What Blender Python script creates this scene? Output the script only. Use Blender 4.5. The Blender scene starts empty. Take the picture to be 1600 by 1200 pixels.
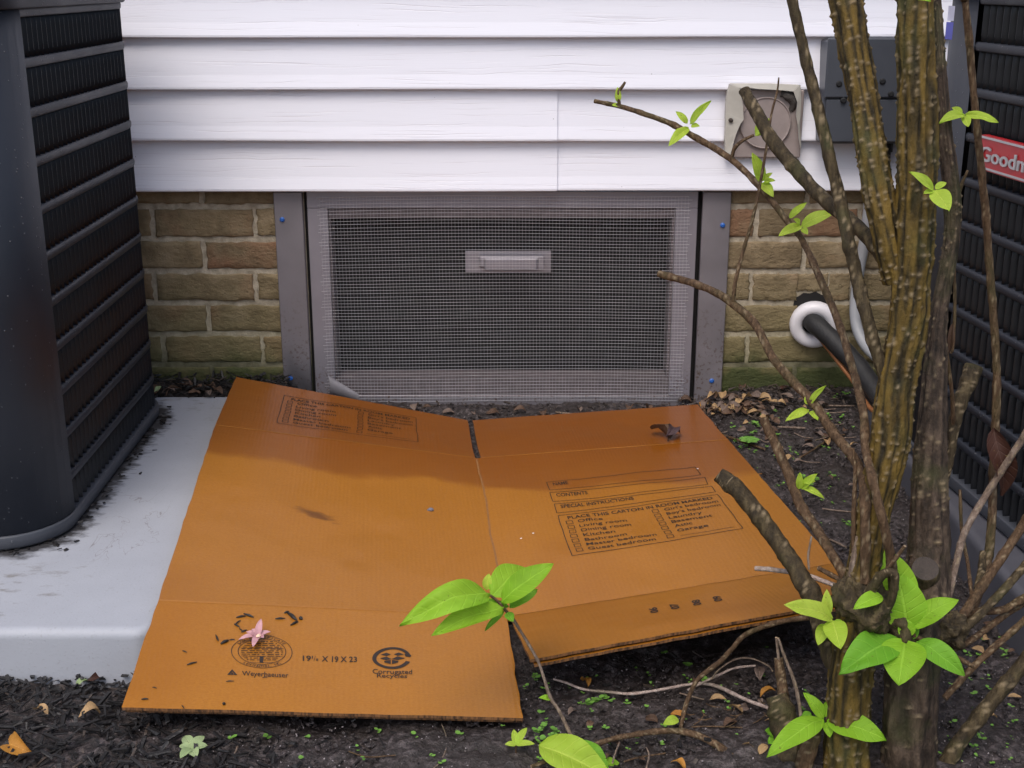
import bpy, math, random
import numpy as np
from mathutils import Vector

# ------------------------------------------------------------------ camera, sky, sun, exposure
S = bpy.context.scene
COL = S.collection
F_PX, VP = 2000.0, 6300.0                      # focal length in photo pixels, vertical vanishing distance
PITCH = math.atan(F_PX / VP)
CAM_D, CAM_H = 2.6667, 0.8908                  # metres from the wall, metres above the soil
cd = bpy.data.cameras.new('camera'); cam = bpy.data.objects.new('camera', cd); COL.objects.link(cam)
cam.location = (0, -CAM_D, CAM_H); cam.rotation_euler = (math.pi / 2 - PITCH, 0, 0)
cd.sensor_width = 36; cd.lens = 36 * F_PX / 1600; cd.clip_start = 0.02; cd.clip_end = 400
S.camera = cam

SUN_EL, SUN_AZ = math.radians(58), math.radians(200)   # overcast, light from behind and above the camera
w = bpy.data.worlds.new('World'); S.world = w; w.use_nodes = True
wn = w.node_tree.nodes; wl = w.node_tree.links
bg = wn['Background']
sky = wn.new('ShaderNodeTexSky'); sky.sky_type = 'NISHITA'; sky.sun_disc = False
sky.sun_elevation = SUN_EL; sky.sun_rotation = SUN_AZ; sky.dust_density = 4.0; sky.air_density = 1.0; sky.ozone_density = 1.0
hs = wn.new('ShaderNodeHueSaturation'); hs.inputs['Saturation'].default_value = 1.0   # cloud cover greys the sky
wl.new(sky.outputs[0], hs.inputs['Color']); wl.new(hs.outputs[0], bg.inputs[0])
bg.inputs[1].default_value = 0.15
sd = bpy.data.lights.new('sun', 'SUN'); sd.energy = 1.0; sd.angle = math.radians(35); sd.color = (1, .975, .95)
sun = bpy.data.objects.new('sun', sd); COL.objects.link(sun)
sun.rotation_euler = (math.pi / 2 - SUN_EL, 0, math.pi - SUN_AZ)
S.view_settings.view_transform = 'Standard'; S.view_settings.look = 'None'
S.view_settings.exposure = 0.3; S.view_settings.gamma = 1; S.view_settings.use_curve_mapping = False

rng = np.random.default_rng(7); random.seed(7)
V = lambda *a: np.array(a, float)
def nrm(v): v = np.asarray(v, float); return v / (np.linalg.norm(v) + 1e-12)

# ------------------------------------------------------------------ survey helpers: sight lines -> places in the yard
CAM = V(0, -CAM_D, CAM_H); cp, sp = math.cos(PITCH), math.sin(PITCH)
def ray(px, py):
    dv = (py - 600) / F_PX
    return V((px - 800) / F_PX, cp - dv * sp, -(sp + dv * cp))
def WL(px, py, y=0.0):                          # point of a sight line on the vertical plane y
    r = ray(px, py); return CAM + r * ((y + CAM_D) / r[1])
def P(px, py, d): return WL(px, py, d - CAM_D)  # at d metres in front of the camera
def GZ(px, py, z):
    r = ray(px, py); return CAM + r * ((z - CAM_H) / r[2])
def depth(p): q = p - CAM; return q[1] * cp - q[2] * sp
def proj(p):
    q = p - CAM; z = q[1] * cp - q[2] * sp
    return V(800 + F_PX * q[0] / z, 600 + F_PX * (-(q[1] * sp + q[2] * cp)) / z)
def pxm(p, px): return px * depth(p) / F_PX     # photo pixels at p -> metres

# ------------------------------------------------------------------ numeric noise
def _h(ix, iy, iz):
    n = (ix * 374761393 + iy * 668265263 + iz * 2147483647 + 1013904223).astype(np.int64)
    n = (n ^ (n >> 13)) * 1274126177
    n = n & 0xffffffff
    n = (n ^ (n >> 16)) & 0xffff
    return n / 65535.0 * 2 - 1
def vn(p):
    p = np.asarray(p, float); i = np.floor(p).astype(np.int64); f = p - i; f = f * f * (3 - 2 * f)
    x, y, z = i[..., 0], i[..., 1], i[..., 2]; r = 0
    for a in (0, 1):
        for b in (0, 1):
            for c in (0, 1):
                wgt = (f[..., 0] if a else 1 - f[..., 0]) * (f[..., 1] if b else 1 - f[..., 1]) * (f[..., 2] if c else 1 - f[..., 2])
                r = r + wgt * _h(x + a, y + b, z + c)
    return r
def fbm(p, o=4):
    p = np.asarray(p, float); r = 0; a = 1
    for k in range(o): r = r + a * vn(p * 2 ** k + 17.3 * k); a *= .5
    return r
def sstep(a, b, x): t = np.clip((x - a) / (b - a), 0, 1); return t * t * (3 - 2 * t)

# ------------------------------------------------------------------ object helpers
def thing(name, label, cat, loc=(0, 0, 0), group=None):
    o = bpy.data.objects.new(name, None); o.empty_display_size = .05; COL.objects.link(o); o.location = Vector(loc)
    return tag(o, label, cat, group)
def tag(o, label=None, cat=None, group=None, kind=None):
    if label: o['label'] = label
    if cat: o['category'] = cat
    if group: o['group'] = group
    if kind: o['kind'] = kind
    return o
def root_loc(o):
    l = Vector((0, 0, 0))
    while o: l = l + o.location; o = o.parent
    return l
def mesh(name, vs, fs, mats, mi=None, smooth=True, uv=None, attr=None):
    me = bpy.data.meshes.new(name)
    me.from_pydata([tuple(map(float, v)) for v in vs], [], [tuple(map(int, f)) for f in fs])
    for m in (mats if isinstance(mats, (list, tuple)) else [mats]): me.materials.append(m)
    if mi is not None: me.polygons.foreach_set('material_index', np.array(mi, dtype=np.int32))
    if smooth: me.polygons.foreach_set('use_smooth', np.ones(len(me.polygons), dtype=bool))
    if uv is not None:
        l = me.uv_layers.new(name='UVMap'); li = np.zeros(len(me.loops), dtype=np.int32); me.loops.foreach_get('vertex_index', li)
        l.data.foreach_set('uv', np.asarray(uv, float)[li].astype(np.float32).ravel())
    if attr:
        for k, a in attr.items():
            at = me.attributes.new(k, 'FLOAT', 'POINT'); at.data.foreach_set('value', np.asarray(a, np.float32))
    me.update(); return me
def put(name, me, parent=None, loc=None):
    o = bpy.data.objects.new(name, me); COL.objects.link(o)
    if parent: o.parent = parent
    if loc is not None: o.location = Vector(loc)
    return o
def obj(name, geo, mats, parent=None, smooth=True, mi=None, uv=None, attr=None):
    """geo = (verts in world metres, faces); the object's origin is its thing's origin, or its own foot when top-level."""
    vs = np.asarray(geo[0], float); fs = geo[1]
    if parent: off = np.array(root_loc(parent)); loc = None
    else: off = V((vs[:, 0].min() + vs[:, 0].max()) / 2, (vs[:, 1].min() + vs[:, 1].max()) / 2, vs[:, 2].min()); loc = off
    return put(name, mesh(name, vs - off, fs, mats, mi, smooth, uv, attr), parent, loc)
def join(*gs):
    vs = []; fs = []; n = 0
    for v, f in gs:
        vs.append(np.asarray(v, float)); fs += [tuple(i + n for i in q) for q in f]; n += len(v)
    return np.concatenate(vs), fs
def box(x0, x1, y0, y1, z0, z1, b=0.0):
    if b <= 0:
        v = [(x, y, z) for z in (z0, z1) for y in (y0, y1) for x in (x0, x1)]
        return np.array(v, float), [(0, 2, 3, 1), (4, 5, 7, 6), (0, 1, 5, 4), (2, 6, 7, 3), (0, 4, 6, 2), (1, 3, 7, 5)]
    v = []; c = [(x0, x1), (y0, y1), (z0, z1)]
    idx = {}
    for k in range(8):
        s = [(k >> a) & 1 for a in range(3)]
        for a in range(3):
            p = [c[i][s[i]] + (0 if i == a else (b if s[i] == 0 else -b)) for i in range(3)]
            idx[(k, a)] = len(v); v.append(p)
    f = []
    for a in range(3):
        o1, o2 = [i for i in range(3) if i != a]
        for sa in (0, 1):
            ks = [sa << a, (sa << a) | 1 << o1, (sa << a) | 1 << o1 | 1 << o2, (sa << a) | 1 << o2]
            q = [idx[(k, a)] for k in ks]
            flip = (sa == 0) ^ (a == 1)
            f.append(tuple(q[::-1] if flip else q))
    for a in range(3):
        o1, o2 = [i for i in range(3) if i != a]
        for s1 in (0, 1):
            for s2 in (0, 1):
                k0 = s1 << o1 | s2 << o2; k1 = k0 | 1 << a
                f.append((idx[(k0, o1)], idx[(k0, o2)], idx[(k1, o2)], idx[(k1, o1)]))
    for k in range(8): f.append((idx[(k, 0)], idx[(k, 1)], idx[(k, 2)]))
    return np.array(v, float), f
def fixn(o):
    import bmesh
    bm = bmesh.new(); bm.from_mesh(o.data); bmesh.ops.recalc_face_normals(bm, faces=bm.faces[:]); bm.to_mesh(o.data); bm.free(); return o
def flat(o): o.data.polygons.foreach_set('use_smooth', np.zeros(len(o.data.polygons), dtype=bool)); return o
def catmull(pts, n):
    pts = np.asarray(pts, float); q = np.vstack([2 * pts[0] - pts[1], pts, 2 * pts[-1] - pts[-2]]); out = []
    for i in range(1, len(q) - 2):
        for k in range(n):
            t = k / n; a, b, c, d = q[i - 1], q[i], q[i + 1], q[i + 2]
            out.append(.5 * (2 * b + (c - a) * t + (2 * a - 5 * b + 4 * c - d) * t * t + (3 * b - a - 3 * c + d) * t ** 3))
    out.append(pts[-1]); return np.array(out)
def frames(p):
    T = np.gradient(p, axis=0); T /= np.linalg.norm(T, axis=1)[:, None] + 1e-12
    u = nrm(np.cross(T[0], V(0.3, -1, 0.2))); U = []
    for t in T: u = nrm(u - t * np.dot(u, t)); U.append(u)
    U = np.array(U); return T, U, np.cross(T, U)
def tube(pr, sides=8, sub=4, rough=0.0, rs=60, knots=0.0):
    """pr rows: x,y,z,radius. Returns verts, faces, number of side faces (the caps follow)."""
    q = catmull(pr, sub); p = q[:, :3]; r = q[:, 3]; T, U, W = frames(p); n = len(p)
    th = np.linspace(0, 2 * math.pi, sides, endpoint=False)
    rr = np.repeat(r[:, None], sides, 1)
    dirs = U[:, None, :] * np.cos(th)[None, :, None] + W[:, None, :] * np.sin(th)[None, :, None]
    if rough: rr = rr * (1 + rough * fbm((p[:, None, :] + dirs * rr[..., None]) * rs, 2))
    if knots:
        s = np.concatenate([[0], np.cumsum(np.linalg.norm(np.diff(p, axis=0), axis=1))])
        rr = rr * (1 + knots * np.exp(-((s % .055 - .02) / .004) ** 2))[:, None]
    v = (p[:, None, :] + dirs * rr[..., None]).reshape(-1, 3)
    f = [(i * sides + k, i * sides + (k + 1) % sides, (i + 1) * sides + (k + 1) % sides, (i + 1) * sides + k) for i in range(n - 1) for k in range(sides)]
    ns = len(f); m = len(v); v = np.concatenate([v, v[:sides], v[-sides:]])
    f.append(tuple(m + k for k in range(sides))[::-1]); f.append(tuple(m + sides + k for k in range(sides)))
    return v, f, ns
def sweep(path, prof, closed=True):
    """path: rows x,y,nx,ny (outward normal); prof: rows out,z."""
    path = np.asarray(path, float); n = len(path); m = len(prof); v = []
    for x, y, nx, ny in path:
        for o, z in prof: v.append((x + nx * o, y + ny * o, z))
    f = []
    for i in range(n if closed else n - 1):
        j = (i + 1) % n
        for k in range(m - 1): f.append((i * m + k, j * m + k, j * m + k + 1, i * m + k + 1))
    return np.array(v, float), f
def rrect(hx, hy, r, k=8):
    out = []
    for cx, cy, a0 in ((hx - r, hy - r, 0), (-hx + r, hy - r, 90), (-hx + r, -hy + r, 180), (hx - r, -hy + r, 270)):
        for i in range(k + 1):
            a = math.radians(a0 + 90 * i / k); out.append((cx + r * math.cos(a), cy + r * math.sin(a), math.cos(a), math.sin(a)))
    return np.array(out)
def rot2(g, a, c):
    v = np.asarray(g[0], float).copy(); ca, sa = math.cos(a), math.sin(a)
    x = v[:, 0] * ca - v[:, 1] * sa + c[0]; y = v[:, 0] * sa + v[:, 1] * ca + c[1]; v[:, 0] = x; v[:, 1] = y
    if len(c) > 2: v[:, 2] += c[2]
    return v, g[1]

# ------------------------------------------------------------------ materials
class M:
    def __init__(s, name):
        s.m = bpy.data.materials.new(name); s.m.use_nodes = True; s.t = s.m.node_tree; s.b = s.t.nodes['Principled BSDF']
        s.pos = None
    def n(s, typ, ins=None, **props):
        nd = s.t.nodes.new('ShaderNode' + typ)
        for k, v in props.items(): setattr(nd, k, v)
        for k, v in (ins or {}).items(): s.set(nd.inputs[k], v)
        return nd
    def set(s, sock, v):
        if isinstance(v, bpy.types.NodeSocket): s.t.links.new(v, sock)
        else:
            if isinstance(v, (tuple, list)) and len(v) == 3 and sock.type == 'RGBA': v = (*v, 1)
            sock.default_value = v
    def P(s):
        if not s.pos: s.pos = s.n('NewGeometry').outputs['Position']
        return s.pos
    def O(s): return s.n('TexCoord').outputs['Object']
    def map(s, vec, scale=(1, 1, 1), loc=(0, 0, 0), rot=(0, 0, 0)):
        return s.n('Mapping', {'Vector': vec, 'Scale': scale, 'Location': loc, 'Rotation': rot}).outputs[0]
    def noise(s, vec, scale, detail=4, rough=.55, dist=0):
        return s.n('TexNoise', {'Vector': vec, 'Scale': scale, 'Detail': detail, 'Roughness': rough, 'Distortion': dist}).outputs[0]
    def voro(s, vec, scale, feature='F1', out='Distance'):
        return s.n('TexVoronoi', {'Vector': vec, 'Scale': scale}, feature=feature).outputs[out]
    def ramp(s, fac, stops):
        nd = s.n('ValToRGB', {'Fac': fac}); e = nd.color_ramp.elements
        while len(e) < len(stops): e.new(.5)
        for i, (p, c) in enumerate(stops): e[i].position = p; e[i].color = (*c, 1) if isinstance(c, tuple) else (c, c, c, 1)
        return nd.outputs[0]
    def mix(s, fac, a, b, mode='MIX'):
        nd = s.n('Mix', data_type='RGBA', blend_type=mode); s.set(nd.inputs[0], fac); s.set(nd.inputs[6], a); s.set(nd.inputs[7], b); return nd.outputs[2]
    def math(s, op, a, b=0.0, c=None, clamp=False):
        nd = s.n('Math', operation=op, use_clamp=clamp); s.set(nd.inputs[0], a); s.set(nd.inputs[1], b)
        if c is not None: s.set(nd.inputs[2], c)
        return nd.outputs[0]
    def mr(s, v, a, b, c=0.0, d=1.0): return s.n('MapRange', {'Value': v, 'From Min': a, 'From Max': b, 'To Min': c, 'To Max': d}, clamp=True).outputs[0]
    def sep(s, v): return s.n('SeparateXYZ', {'Vector': v}).outputs
    def bump(s, h, strength=.5, dist=.002, prev=None):
        ins = {'Height': h, 'Strength': strength, 'Distance': dist}
        if prev is not None: ins['Normal'] = prev
        return s.n('Bump', ins).outputs[0]
    def done(s, color=None, rough=None, normal=None, **kw):
        if color is not None: s.set(s.b.inputs['Base Color'], color)
        if rough is not None: s.set(s.b.inputs['Roughness'], rough)
        if normal is not None: s.set(s.b.inputs['Normal'], normal)
        for k, v in kw.items(): s.set(s.b.inputs[k.replace('_', ' ')], v)
        return s.m

def simple(name, col, rough=.5, nscale=40, var=.25, bump=0.0, bdist=.001, **kw):
    m = M(name); n = m.noise(m.P(), nscale, 5)
    c = m.mix(n, tuple(x * (1 - var) for x in col), tuple(min(1, x * (1 + var)) for x in col))
    nr = m.bump(m.noise(m.P(), nscale * 4, 4), bump, bdist) if bump else None
    return m.done(c, rough, nr, **kw)

def mat_siding():
    m = M('vinyl_siding'); p = m.P()
    dist = m.noise(m.map(p, (3, 1, 10)), 1.0, 3)
    wob = m.n('VectorMath', {0: p, 1: m.n('CombineXYZ', {'Z': m.math('MULTIPLY', dist, .03)}).outputs[0]}, operation='ADD').outputs[0]
    g1 = m.noise(m.map(wob, (3, 1, 380)), 1.0, 2, .45)
    lines = m.mr(g1, .33, .40, 0, 1)
    fine = m.noise(m.map(wob, (14, 1, 420)), 1.0, 2)
    specks = m.mr(m.voro(m.map(p, (1, .2, 1)), 28), .016, .03, 0, 1)
    keep = m.mr(m.noise(p, 9, 1), .52, .56, 1, 0); specks = m.math('MAXIMUM', specks, keep)
    c = m.mix(lines, (.71, .70, .77), (.785, .79, .865)); c = m.mix(m.math('MULTIPLY', m.noise(p, 3, 4), .25), c, (.70, .69, .70))
    c = m.mix(specks, (.16, .15, .14), c)
    b = m.bump(lines, .35, .001); b = m.bump(fine, .2, .0008, b)
    return m.done(c, .42, b)
def mat_brick():
    m = M('brick_clay'); o = m.O(); p = m.P(); rnd = m.n('ObjectInfo').outputs['Random']
    off = m.n('VectorMath', {0: o, 1: m.n('CombineXYZ', {'X': m.math('MULTIPLY', rnd, 37.0), 'Z': m.math('MULTIPLY', rnd, 11.0)}).outputs[0]}, operation='ADD').outputs[0]
    n1 = m.noise(off, 22, 5, .6); n2 = m.noise(off, 7, 3)
    c = m.ramp(n1, [(.3, (.135, .098, .052)), (.5, (.225, .168, .092)), (.72, (.31, .24, .145))])
    red = m.mr(m.math('ADD', n2, m.math('MULTIPLY', rnd, .35)), .68, .86, 0, .65)
    c = m.mix(m.mr(rnd, .1, .9, 0, .35), c, (.10, .072, .04)); c = m.mix(red, c, (.23, .105, .055))
    z = m.sep(p)[2]; zz = m.math('ADD', z, m.math('MULTIPLY', m.noise(p, 11, 4), .14))
    alg = m.mr(zz, .38, .16, 0, .75); c = m.mix(alg, c, m.mix(n1, (.115, .10, .036), (.205, .178, .075)))
    moss = m.mr(m.math('ADD', zz, m.math('MULTIPLY', m.noise(p, 60, 3), .05)), .215, .155, 0, .92); c = m.mix(moss, c, m.mix(n1, (.018, .03, .006), (.06, .075, .015)))
    h = m.noise(off, 120, 4, .7); h2 = m.noise(m.map(off, (1, 1, 2)), 45, 4, .6)
    pit = m.mr(m.voro(m.map(off, (1, 1, 1.6)), 90), .05, .22); b = m.bump(h, .8, .003); b = m.bump(h2, .8, .005, b); b = m.bump(pit, .5, .004, b)
    return m.done(c, .8, b)
def mat_mortar():
    m = M('mortar'); p = m.P(); n = m.noise(p, 70, 5)
    c = m.ramp(n, [(.3, (.30, .255, .185)), (.7, (.53, .465, .36))])
    zz = m.math('ADD', m.sep(p)[2], m.math('MULTIPLY', m.noise(p, 15, 4), .14))
    c = m.mix(m.mr(zz, .33, .17, 0, .55), c, (.27, .25, .13)); c = m.mix(m.mr(zz, .19, .13, 0, .85), c, (.04, .045, .015))
    return m.done(c, .9, m.bump(m.noise(p, 200, 4, .7), .8, .003))
def mat_galv():
    m = M('galvanized_steel'); p = m.P(); n = m.noise(p, 14, 4); n2 = m.noise(p, 160, 3)
    c = m.mix(n, (.20, .185, .20), (.31, .287, .31)); x, y, z = m.sep(p)
    rust = m.math('MULTIPLY', m.mr(n2, .56, .68, 0, 1), m.mr(m.math('ADD', z, m.math('MULTIPLY', n, .2)), .36, .16, 0, .8))
    c = m.mix(rust, c, (.12, .075, .055))
    dirt = m.math('MULTIPLY', m.mr(m.math('ADD', z, m.math('MULTIPLY', n, .1)), .16, .08, 0, .65), m.mr(x, -.42, -.44, 0, 1)); c = m.mix(dirt, c, (.05, .05, .06))
    return m.done(c, m.mr(n, .3, .7, .38, .55), m.bump(n2, .25, .0006), Metallic=.55)
def mat_mill():
    m = M('mill_aluminium'); p = m.P(); n = m.noise(p, 20, 4); n2 = m.noise(p, 220, 3); z = m.sep(p)[2]
    c = m.mix(n, (.25, .232, .265), (.34, .32, .355))
    rust = m.math('MULTIPLY', m.mr(n2, .52, .66, 0, 1), m.mr(z, .10, .045, 0, .8)); c = m.mix(rust, c, (.16, .10, .09))
    return m.done(c, .42, m.bump(n2, .2, .0005), Metallic=.45)
def mat_kraft(name, edge=False):
    m = M(name); p = m.P()
    if edge:
        f = m.noise(m.map(p, (320, 320, 60)), 1.0, 2); c = m.ramp(f, [(.35, (.035, .015, .006)), (.62, (.22, .10, .035))])
        return m.done(c, .8)
    n = m.noise(p, 5, 4); fib = m.noise(m.map(p, (240, 520, 300)), 1.0, 4, .7); n3 = m.noise(p, 260, 3)
    c = m.mix(n, (.325, .120, .007), (.395, .152, .013)); c = m.mix(m.mr(fib, .3, .7), m.mix(.30, c, (.17, .06, .012)), m.mix(.15, c, (.58, .29, .08)))
    c = m.mix(m.mr(m.voro(p, 130), .10, .05, 0, m_speck), c, (.14, .06, .02))
    # dragged mud streak left of the middle crease, and soaked margin stains
    q = m.map(p, loc=tuple(-STREAK)); q = m.n('VectorRotate', {'Vector': q, 'Angle': .42}, rotation_type='Z_AXIS').outputs[0]
    qs = m.n('VectorMath', {0: m.map(q, (1 / .055, 1 / .020, 0))}, operation='LENGTH').outputs['Value']
    st = m.mr(m.math('ADD', qs, m.math('MULTIPLY', m.noise(m.map(p, (40, 90, 1)), 1.0, 3), 1.5)), 1.55, 1.0, 0, .85)
    c = m.mix(st, c, (.12, .042, .010))
    damp = m.mr(m.noise(p, 2.3, 3, .5, .4), .5, .62, 0, 1); c = m.mix(m.math('MULTIPLY', damp, .38), c, (.25, .085, .010))
    # wall-side half darkened: mostly the door's reflection painted in, partly damp board; uneven edge
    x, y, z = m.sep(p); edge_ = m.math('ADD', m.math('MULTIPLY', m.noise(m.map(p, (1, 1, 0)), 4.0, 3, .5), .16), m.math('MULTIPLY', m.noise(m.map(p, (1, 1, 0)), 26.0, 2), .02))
    damp_refl = m.mr(m.math('ADD', y, edge_), REFL_EDGE + .080, REFL_EDGE + .104); far = m.mr(m.math('ADD', y, edge_), REFL_EDGE + .09, REFL_EDGE + .26, .80, 1)
    c = m.mix(m.math('MULTIPLY', m.math('MULTIPLY', damp_refl, far), .85), c, m.mix(n, (.180, .047, .001), (.225, .063, .002)))
    flute = m.math('SINE', m.math('MULTIPLY', m.math('ADD', x, m.math('MULTIPLY', y, .10)), 900.0)); b0 = m.bump(flute, .10, .0006)
    b = m.bump(fib, .16, .0006, b0); b = m.bump(m.noise(m.map(p, (8, 30, 8)), 1.0, 3), .18, .003, b)
    return m.done(c, m.mr(m.noise(p, 6, 3), .3, .7, .28, .36), b, Specular_IOR_Level=m.mr(damp_refl, 0, 1, .30, .45), Coat_Weight=m.mr(damp_refl, 0, 1, .06, .26), Coat_Roughness=.16)
m_speck = .5
def mat_soil():
    m = M('wet_soil'); p = m.P(); n = m.noise(p, 90, 5, .65); n2 = m.noise(p, 9, 4)
    c = m.ramp(n, [(.3, (.010, .008, .0075)), (.5, (.036, .028, .0275)), (.68, (.135, .112, .112))])
    c = m.mix(m.mr(n2, .4, .65, 0, .6), c, (.022, .016, .013)); c = m.mix(m.mr(m.voro(p, 90), .09, .06, 0, .8), c, (.22, .19, .18))
    return m.done(c, .48, m.bump(n, 1.0, .007))
def mat_pad():
    m = M('equipment_pad'); p = m.P(); n = m.noise(p, 12, 5); n2 = m.noise(p, 240, 3)
    c = m.mix(n, (.32, .335, .375), (.41, .43, .475)); c = m.mix(m.mr(n2, .6, .72, 0, .35), c, (.22, .21, .2))
    d = m.mr(m.math('MULTIPLY', m.noise(m.map(p, (22, 40, 1)), 1.0, 4, .65), m.noise(p, 3.2, 2)), .34, .44, 0, .6); c = m.mix(d, c, (.13, .11, .075))
    crack = m.mr(m.math('ABSOLUTE', m.math('SUBTRACT', m.noise(m.map(p, (9, 6, 1)), 1.0, 4, .6, .6), .5)), .0, .005, .5, 0)
    crack = m.math('MULTIPLY', crack, m.mr(m.noise(p, 4, 1), .55, .60, 0, 1)); x, y, z = m.sep(p); up = m.mr(z, PAD_TOP - .004, PAD_TOP - .001); c = m.mix(m.math('MULTIPLY', crack, up), c, (.10, .06, .04))
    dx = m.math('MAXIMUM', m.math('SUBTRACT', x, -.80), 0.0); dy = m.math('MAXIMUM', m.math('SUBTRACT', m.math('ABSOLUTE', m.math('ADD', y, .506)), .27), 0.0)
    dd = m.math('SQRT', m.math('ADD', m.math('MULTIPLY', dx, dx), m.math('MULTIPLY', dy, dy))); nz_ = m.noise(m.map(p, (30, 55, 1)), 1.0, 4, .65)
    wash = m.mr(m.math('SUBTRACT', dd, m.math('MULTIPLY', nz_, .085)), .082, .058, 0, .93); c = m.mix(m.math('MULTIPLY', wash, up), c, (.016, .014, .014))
    return m.done(c, .55, m.bump(n2, .35, .001, m.bump(m.mr(m.voro(p, 70), .03, .10), .35, .0015)))
def mat_ac(name, col, rough=.3, drops=True):
    m = M(name); p = m.P(); n = m.noise(p, 8, 3); c = m.mix(n, tuple(x * .8 for x in col), tuple(x * 1.2 for x in col)); b = None
    if drops:
        cell = m.n('TexVoronoi', {'Vector': p, 'Scale': 130}); d = m.mr(cell.outputs['Distance'], .22, .0, 0, 1)
        on = m.mr(m.sep(cell.outputs['Color'])[0], .72, .74, 0, 1); d = m.math('MULTIPLY', d, on); b = m.bump(d, .9, .0022); b = m.bump(m.noise(p, 300, 2), .12, .0006, b)
        c = m.mix(m.math('MULTIPLY', d, .3), c, (.5, .52, .56))
    return m.done(c, m.mr(n, .3, .7, rough - .04, rough + .10), b, Specular_IOR_Level=.42)
def mat_bark(name, dark, mid, hi, sc=1.0, rw=.5):
    m = M(name); p = m.P(); l = m.n('Attribute', attribute_name='lent').outputs['Fac']
    n = m.noise(m.map(p, (1, 1, .28)), 75 * sc, 5, .6); n2 = m.noise(p, 16, 3)
    rdg = m.n('Attribute', attribute_name='ridge').outputs['Fac']; nf = m.math('ADD', m.math('MULTIPLY', n, 1 - rw), m.math('MULTIPLY', rdg, rw)); c = m.ramp(nf, [(.28, dark), (.5, mid), (.74, hi)]); c = m.mix(m.mr(n2, .52, .68, 0, .45), c, (.055, .062, .018))
    c = m.mix(m.math('MULTIPLY', l, .8), c, (.28, .215, .13))
    b = m.bump(n, 1.0, .006); b = m.bump(m.noise(p, 260, 4, .7), .7, .002, b)
    return m.done(c, .72, b, Specular_IOR_Level=.3)
def mat_leaf(name, a, b_, trans=.35):
    m = M(name); uv = m.n('UVMap').outputs[0]; u, t, _ = m.sep(uv); au = m.math('ABSOLUTE', u)
    v = m.math('SINE', m.math('MULTIPLY', m.math('SUBTRACT', t, m.math('MULTIPLY', au, .17)), 46.0))
    vein = m.mr(v, .78, .98, 0, 1); mid = m.mr(au, .09, .03, 0, 1); n = m.noise(m.P(), 45, 3)
    rnd = m.n('ObjectInfo').outputs['Random']
    c = m.mix(m.math('ADD', m.math('MULTIPLY', n, .6), m.math('MULTIPLY', rnd, .4)), a, b_); lt = tuple(min(1, x * 1.35 + .03) for x in b_)
    c = m.mix(m.math('MAXIMUM', m.math('MULTIPLY', vein, .16), m.math('MULTIPLY', mid, .4)), c, lt)
    spot = m.mr(m.noise(m.P(), 210, 2), .70, .75, 0, .75); c = m.mix(spot, c, (.16, .12, .03)); c = m.mix(m.mr(m.noise(m.P(), 28, 3), .5, .7, 0, .3), c, tuple(x * .6 for x in a))
    bp = m.bump(m.math('ADD', m.math('MULTIPLY', vein, -.6), m.math('MULTIPLY', mid, -1.0)), .5, .0015); bp = m.bump(m.noise(m.P(), 130, 3), .2, .001, bp)
    m.done(c, .62, bp, Specular_IOR_Level=.35)
    tr = m.n('BsdfTranslucent', {'Color': c, 'Normal': bp}); mx = m.n('MixShader', {0: trans, 1: m.b.outputs[0], 2: tr.outputs[0]})
    m.t.links.new(mx.outputs[0], m.t.nodes['Material Output'].inputs[0]); return m.m

# ------------------------------------------------------------------ ground
PAD_TOP = .046
def gz(x, y):
    x = np.asarray(x, float); y = np.asarray(y, float)
    z = -.034 * sstep(-.25, -1.25, y)
    z = z + .034 * sstep(.38, .52, x) * sstep(-.45, -.02, y)               # litter banked against the bricks right of the door
    z = z + .05 * sstep(-.42, -.5, x) * sstep(-.16, -.05, y)               # mulch banked behind the pad
    z = z + .02 * np.exp(-((x - .42) ** 2 + (y + 1.3) ** 2) / .05)
    return z
def G(px, py, up=0.0):
    z = 0.0
    for _ in range(12): p = GZ(px, py, z); z = float(gz(p[0], p[1])) + up
    return p

# carton corner posts (metres), solved from the carton's 19 1/2 x 19 x 23 inch panels
CT = {'L0': V(-.4913, -1.2544, .0140), 'L1': V(-.5061, -1.0158, .0600), 'L2': V(-.5480, -.4330, .0900), 'L3': V(-.5590, -.188, .1050),
      'C0': V(.0151, -1.2032, -.0170), 'C1': V(-.0066, -.9614, -.0080), 'C2': V(-.067, -.3874, .0190), 'C3': V(-.0894, -.146, .0150),
      'D0': V(.0207, -1.1938, .0482), 'R0': V(.456, -1.142, .1000), 'R1': V(.489, -.9131, .0513), 'R2': V(.4178, -.3362, .0378), 'R3': V(.3926, -.0989, .0340)}
PX = {'L0': (190, 1105), 'L1': (247, 938), 'L2': (336, 664), 'L3': (369, 589), 'C0': (818, 1122), 'C1': (793, 963), 'C2': (745, 716), 'C3': (733, 657),
      'D0': (825, 1031), 'R0': (1328, 938), 'R1': (1308, 880), 'R2': (1137, 687), 'R3': (1090, 632)}
for k in CT: CT[k] = GZ(*PX[k], CT[k][2])
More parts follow.
